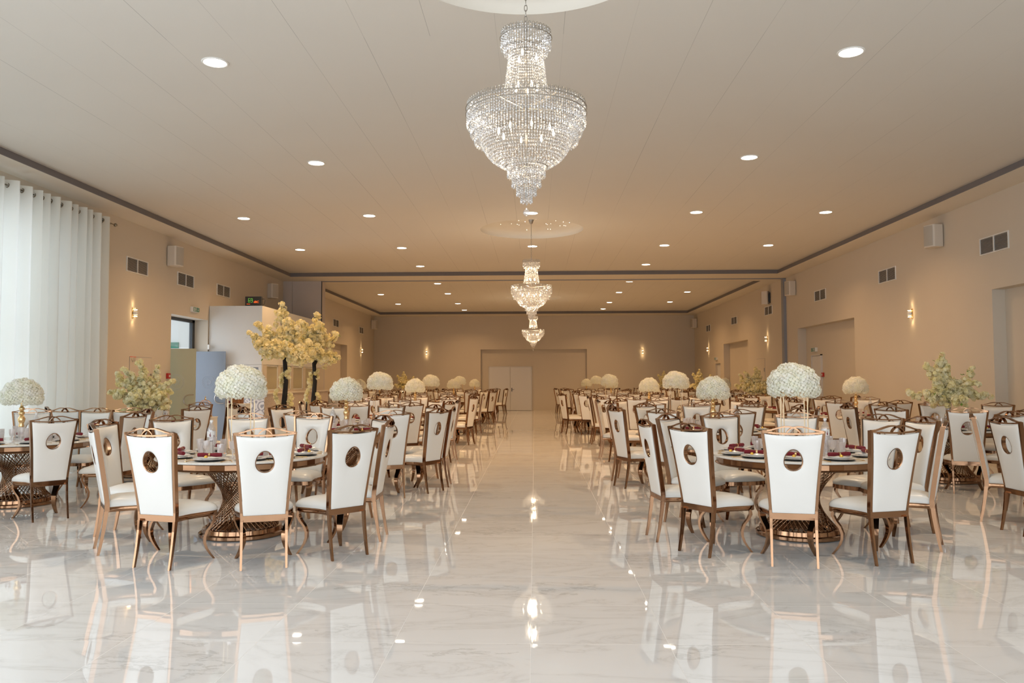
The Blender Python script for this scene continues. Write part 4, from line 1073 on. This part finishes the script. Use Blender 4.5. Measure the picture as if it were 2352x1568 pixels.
# ------------------------------------------------------------------ tables, chairs and their settings
# (name phrase, x, y, flower kind, rotation of first chair, explicit chairs (x, y, angle), setting level)
R = math.radians
T = [
 ('nearest table right of the aisle', 2.60, 8.02, 'tall', None, [(2.11, 6.64, -12), (2.96, 6.75, 17), (3.67, 7.40, 62), (1.12, 7.81, -82), (1.39, 7.12, -55), (3.90, 8.27, 103), (3.74, 8.80, 124), (3.03, 9.38, 160), (2.17, 9.38, 196), (1.50, 8.86, 232)], 3),
 ('nearest table left of the aisle', -2.93, 8.0, 'tall', None, [(-2.21, 6.52, 19), (-3.13, 6.51, -16), (-1.60, 6.94, 47), (-3.94, 7.14, -56), (-1.47, 7.80, 90), (-1.72, 8.80, 124), (-2.63, 9.40, 168), (-3.38, 9.37, 199), (-4.05, 8.88, 230), (-4.33, 8.0, 268)], 3),
 ('second table right of the aisle', 2.63, 11.9, 'candle', -74, [], 3),
 ('second table left of the aisle', -2.78, 11.75, 'candle', None, [(-1.86, 10.36, 24), (-1.36, 10.98, 61), (-1.24, 11.66, 90), (-1.62, 12.62, 128), (-2.38, 13.15, 164), (-3.28, 13.1, 200), (-3.98, 12.57, 236), (-4.24, 11.7, 272), (-3.93, 10.85, 308), (-3.0, 10.3, -8)], 3),
 ('first table along the right wall', 6.12, 8.15, None, None, [(4.72, 8.12, -88), (4.85, 8.92, -119), (5.62, 9.56, -160), (6.5, 9.55, 195), (5.2, 7.05, -38), (7.3, 8.75, 116)], 0),
 ('second table along the right wall', 6.20, 12.2, 'blossom', -20, [], 3),
 ('table in front of the curtain', -6.45, 9.9, 'candle', None, [(-5.34, 8.74, 50), (-6.3, 8.42, 4), (-7.2, 8.8, -38), (-4.98, 9.75, 84), (-5.40, 10.92, 136), (-6.33, 11.36, 176), (-7.12, 11.16, 208), (-7.42, 10.30, 252)], 3),
 ('table beside the left entrance', -6.42, 12.95, 'blossom2', 20, [], 3),
 ('third table right of the aisle', 2.75, 15.5, 'tall', -64, [], 2),
 ('third table left of the aisle', -2.92, 15.2, 'tall', 68, [], 2),
 ('third table along the right wall', 6.38, 16.1, 'candle', 5, [], 2),
 ('fourth table right of the aisle', 2.73, 19.2, 'candle', -55, [], 1),
 ('fourth table left of the aisle', -2.90, 19.35, 'candle', 4, [], 1),
 ('fourth table along the right wall', 6.45, 20.0, 'blossom', 12, [], 1),
 ('fifth table right of the aisle', 2.20, 23.3, 'tall', -70, [], 1),
 ('fifth table left of the aisle', -2.96, 23.0, 'tall', 60, [], 1),
 ('fifth table along the right wall', 6.45, 23.6, 'blossom2', 20, [], 1),
 ('sixth table right of the aisle', 2.75, 28.9, 'candle', -60, [], 0),
 ('sixth table left of the aisle', -2.90, 28.6, 'candle', 66, [], 0),
 ('sixth table along the right wall', 6.55, 27.9, 'candle', 0, [], 0),
 ('table under the far left recess', -6.15, 31.6, 'candle', 22, [], 0),
 ('seventh table right of the aisle', 2.56, 32.9, 'tall', -60, [], 0),
 ('seventh table left of the aisle', -2.97, 32.0, 'tall', 60, [], 0),
 ('seventh table along the right wall', 6.45, 31.2, 'blossom', 10, [], 0),
 ('last table right of the aisle', 2.36, 36.6, 'candle', -70, [], 0),
 ('last table left of the aisle', -2.72, 36.2, 'candle', 72, [], 0),
 ('eighth table along the right wall', 6.40, 34.4, 'candle', 30, [], 0),
 ('table in the far left corner', -5.95, 36.6, 'blossom', 10, [], 0),
 ('table in the far right corner', 6.10, 37.5, 'blossom', 10, [], 0),
 ('table just past the left partition', -6.15, 27.9, 'candle', 15, [], 0),
]
SEAT = ['front centre seat', 'front right seat', 'nearer of two right seats', 'farther of two right seats', 'rear right seat', 'rear centre seat', 'rear left seat', 'farther of two left seats', 'nearer of two left seats', 'front left seat']
SKIP = set()
FLOW = {'tall': (TALL, 'white hydrangea dome on four tall gold rods'), 'candle': (CAND, 'white hydrangea dome on a gold candlestick'), 'blossom': (BLOS, 'cream blossom branches in a silver vase'), 'blossom2': (BLO2, 'spreading cream blossom branches in a silver vase')}
ZT = .789
for (ph, tx_, ty_, fk, rot, expl, lvl) in T:
    place('table', TABLE, (tx_, ty_, 0), rnd.uniform(0, 6), 'round marble-topped banquet table with woven rose-gold pedestal, ' + ph.replace(' table', '', 1) if False else 'round marble table on rose-gold lattice pedestal, the ' + ph, 'round banquet tables')
    chairs = []
    if rot is None or len(expl) > 3: chairs = [(x, y, a) for x, y, a in expl]
    else:
        for k in range(10):
            a = rot + 36 * k + rnd.uniform(-2, 2); r = 1.44 + rnd.uniform(-.05, .06)
            chairs.append((tx_ + r * math.sin(R(a)), ty_ - r * math.cos(R(a)), a + rnd.uniform(-5, 5)))
        for e in expl:
            j = min(range(10), key=lambda i: (chairs[i][0] - e[0]) ** 2 + (chairs[i][1] - e[1]) ** 2); chairs[j] = e
    th = [math.degrees(math.atan2(c[0] - tx_, -(c[1] - ty_))) % 360 for c in chairs]
    order = sorted(range(len(chairs)), key=lambda i: th[i])
    st_ = min(order, key=lambda i: min(th[i], 360 - th[i])); k0 = order.index(st_)
    order = order[k0:] + order[:k0]
    if len(order) == 10: names = {i: SEAT[k] for k, i in enumerate(order)}
    else:
        names = {}; used = set()
        for i in order:
            k = min((q for q in range(10) if q not in used), key=lambda q: min(abs(th[i] - 36 * q), 360 - abs(th[i] - 36 * q))); used.add(k); names[i] = SEAT[k]
    for i, (x, y, a) in enumerate(chairs):
        if y < 14.6 and x < -7.60: continue
        if y < 14.6: x = max(x, -7.40)
        if (ph, names[i]) in SKIP or x > 7.6 or x < -7.75: continue
        place('chair', CHAIR, (x, y, 0), R(a), 'white leather chair, %s at the %s' % (names[i], ph), 'white chairs with egg-shaped holes')
        if lvl == 0: continue
        t_ = R(th[i]); s_, c_ = math.sin(t_), -math.cos(t_)
        def at(r, side=0): return (tx_ + r * s_ - side * c_, ty_ + r * c_ + side * s_)
        where = '%s, %s' % (names[i], ph)
        px, py = at(.635)
        if lvl >= 3:
            place('charger', P_CH, (px, py, ZT), 0, 'black charger plate, ' + where, 'black charger plates')
        z = ZT + (.008 if lvl >= 3 else 0)
        place('dinner', P_DI, (px, py, z), 0, 'white dinner plate, ' + where, 'white dinner plates'); z += .007
        if lvl >= 2: place('soup', P_SO, (px, py, z), 0, 'top white plate, ' + where, 'small white plates'); z += .007
        if lvl >= 2 or i % 2 == 0: place('napkin', NAP, (px, py, z + (.014 if lvl >= 2 else .006)), t_ + rnd.uniform(-.3, .3) + (.5 if rnd.random() < .25 else 0), 'burgundy rolled napkin, ' + where, 'burgundy rolled napkins')
        if lvl >= 3:
            fx, fy_ = at(.635 + .055, rnd.uniform(-.02, .02)); place('favour', FAV, (fx, fy_, z + .006), 0, 'gold foil chocolate, ' + where, 'gold foil chocolates')
            gx, gy = at(.40, .10); place('goblet', GOB, (gx, gy, ZT), 0, 'cut-glass goblet, ' + where, 'cut-glass goblets')
            gx, gy = at(.665, .175); place('knife', KNIF, (gx, gy, ZT), t_, 'gold knife, ' + where, 'gold knives')
            gx, gy = at(.665, -.175); place('fork', FORK, (gx, gy, ZT), t_, 'gold fork, ' + where, 'gold forks')
        if lvl >= 2:
            gx, gy = at(.41, -.02); place('tumbler', TUM, (gx, gy, ZT), 0, 'cut-glass tumbler, ' + where, 'cut-glass tumblers')
    if fk:
        fx, fy_ = (0, 0)
        pr, desc = FLOW[fk]
        place(fk, pr, (tx_ - (.03 if fk == 'tall' else 0), ty_, ZT), rnd.uniform(-.15, .15), '%s, %s' % (desc, ph), {'tall': 'hydrangea domes on tall stands', 'candle': 'hydrangea domes on candlesticks'}.get(fk, 'blossom arrangements'))
    if lvl >= 3 or ph.startswith('third'):
        bx, by = {'nearest table left of the aisle': (-.28, -.12), 'nearest table right of the aisle': (.27, .0), 'second table left of the aisle': (-.16, -.15), 'second table right of the aisle': (.30, -.1), 'table in front of the curtain': (.22, -.05)}.get(ph, (.33, .12))
        place('bottle', BOT, (tx_ + bx, ty_ + by, ZT), .5, 'clear water bottle with white paper label, ' + ph, 'labelled water bottles')
    if lvl >= 3:
        place('dip', BOWL, (tx_ - .1, ty_ - .30, ZT), 0, 'small white bowl with orange relish, ' + ph, 'small relish bowls')
        place('card', CARD, (tx_ - .28, ty_ - .2, ZT), .9, 'small silver-framed card standing, ' + ph, 'table cards')

# ------------------------------------------------------------------ trees
def tree(loc, seed, H, W_, lab):
    rr = random.Random(seed); t = thing('blossom_tree', lab, 'tree', loc); bb, bl, lv = MB(), MB(), MB()
    zt = H * .60
    tr = [(0, 0, 0), (.02, 0, .5), (-.01, 0, 1.0), (.03, 0, 1.5), (.0, 0, zt), (-.06, 0, zt + .35), (-.02, .02, zt + .6)]
    MB().tube(tr, [.10, .075, .058, .05, .045, .03, .015], 10).obj('trunk', 'bark', t, smooth=True)
    b = MB(); b.tube([(-.02, 0, .30), (-.13, -.02, .55), (-.17, -.03, .80), (-.16, -.03, 1.02)], [.035, .03, .022, .016], 7); b.tube([(.03, 0, .35), (.10, 0, .62), (.13, .02, .85)], [.035, .025, .016], 7)
    b.tube([(0, 0, zt - .1), (.12, .05, zt + .15), (.2, .08, zt + .4)], [.035, .025, .015], 7); b.obj('bare_stub', 'bark', t, smooth=True)
    dirs = []
    for i in range(44):
        a = i * 2.39996; e = -.35 + 1.7 * ((i * .618) % 1); L = rr.uniform(.58, .80) * W_
        dirs.append((math.cos(a) * math.cos(e), math.sin(a) * math.cos(e), math.sin(e) * .95, L))
    dirs += [(0.05, 0, 1, 1.28 * W_), (-.1, .1, 1, 1.05 * W_), (.3, 0, 1, .95 * W_), (-.4, 0, .9, 1.0 * W_), (-1, -.1, .35, .98 * W_), (.95, -.1, .4, .95 * W_), (-.8, 0, -.25, .62 * W_), (.8, 0, -.3, .6 * W_)]
    branches(bb, bl, lv, (-.01, 0, zt + .22), dirs, rr, .07, .06, .035, 14, .012)
    # blossom sprays on the trunk
    for (x, z0, z1) in ((-.16, 1.0, 1.35), (.14, .80, 1.22), (-.07, 1.38, 1.72), (.07, 1.6, 1.8)):
        z = z0
        while z < z1: blossom_cluster(bl, Vector((x + rr.uniform(-.04, .04), rr.uniform(-.05, .03), z)), 12, .045, .036, rr); z += rr.uniform(.04, .07)
    bl.obj('blossoms', 'blossom', t)['kind'] = 'stuff'; bb.obj('branches', 'bark', t); lv.obj('leaves', 'leaf_green', t)['kind'] = 'stuff'
    return t
tree((-5.42, 17.2, 0), 21, 3.28, .86, 'tall artificial cream blossom tree with black trunk, nearer of two')
tree((-5.38, 19.35, 0), 34, 3.30, .86, 'tall artificial cream blossom tree with black trunk, farther of two')

# ------------------------------------------------------------------ welcome area
t = thing('plinth', 'white square plinth carrying a picture frame by the entrance', 'plinth', (-6.25, 16.75, 0)); bevel(MB().box(-.20, .20, -.18, .18, 0, 1.03).obj('body', 'white_paint', t), .005); MB().box(-.215, .215, -.195, .195, 1.03, 1.05).obj('top', 'white_plastic', t)
t = thing('picture_frame', 'brown picture frame seen from behind on the white plinth', 'picture frame', (-6.27, 16.75, 1.05))
b = MB().box(-.12, .12, -.008, .008, 0, .25); o = b.obj('backing', 'wood_brown', t); o.rotation_euler = (-.12, 0, 0); b = MB().bar([(0, -.012, .17), (.06, -.09, .003)], (.02, 0, 0), (0, .003, 0)); b.obj('strut', 'wood_brown', t)
t = thing('rose_bloom', 'dark red rose lying beside the picture frame', 'flower', (-6.43, 16.66, 1.05))
b = MB(); rr = random.Random(3)
for k in range(26): d_ = Vector((rr.gauss(0, 1), rr.gauss(0, 1), abs(rr.gauss(0, 1)))).normalized(); floret(b, Vector((0, 0, .03)) + d_ * .012, d_, .028, rr, 3)
b.obj('petals', 'burgundy_cloth', t); MB().tube([(0, 0, .03), (.04, .02, .008), (.09, .03, .004)], .003, 5).obj('stem', 'leaf_green', t)
t = thing('plinth', 'lower white plinth carrying the gold birdcage', 'plinth', (-6.55, 15.8, 0)); bevel(MB().box(-.17, .17, -.15, .15, 0, .80).obj('body', 'white_paint', t), .005); MB().box(-.18, .18, -.16, .16, .80, .815).obj('top', 'white_plastic', t)
t = thing('birdcage', 'gold decorative birdcage on a low white plinth by the entrance', 'birdcage', (-6.57, 15.8, .815))
b = MB(); b.lathe([(.13, 0), (.135, .004), (.135, .03), (.13, .034), (.001, .034)], 24); b.lathe([(.13, .13), (.134, .132), (.134, .15), (.13, .152), (.13, .13)], 24, close=False); b.obj('base', 'gold', t)
b = MB()
for i in range(18):
    a = 2 * PI * i / 18; c, s_ = math.cos(a), math.sin(a)
    b.tube([(.128 * c, .128 * s_, .03), (.128 * c, .128 * s_, .22), (.11 * c, .11 * s_, .28), (.06 * c, .06 * s_, .325), (.005 * c, .005 * s_, .34)], .0022, 4)
b.obj('wire_bars', 'gold', t); MB().lathe([(.001, .335), (.02, .34), (.012, .36), (.006, .37), (.012, .385), (.001, .42)], 10).obj('finial', 'gold', t, smooth=True)
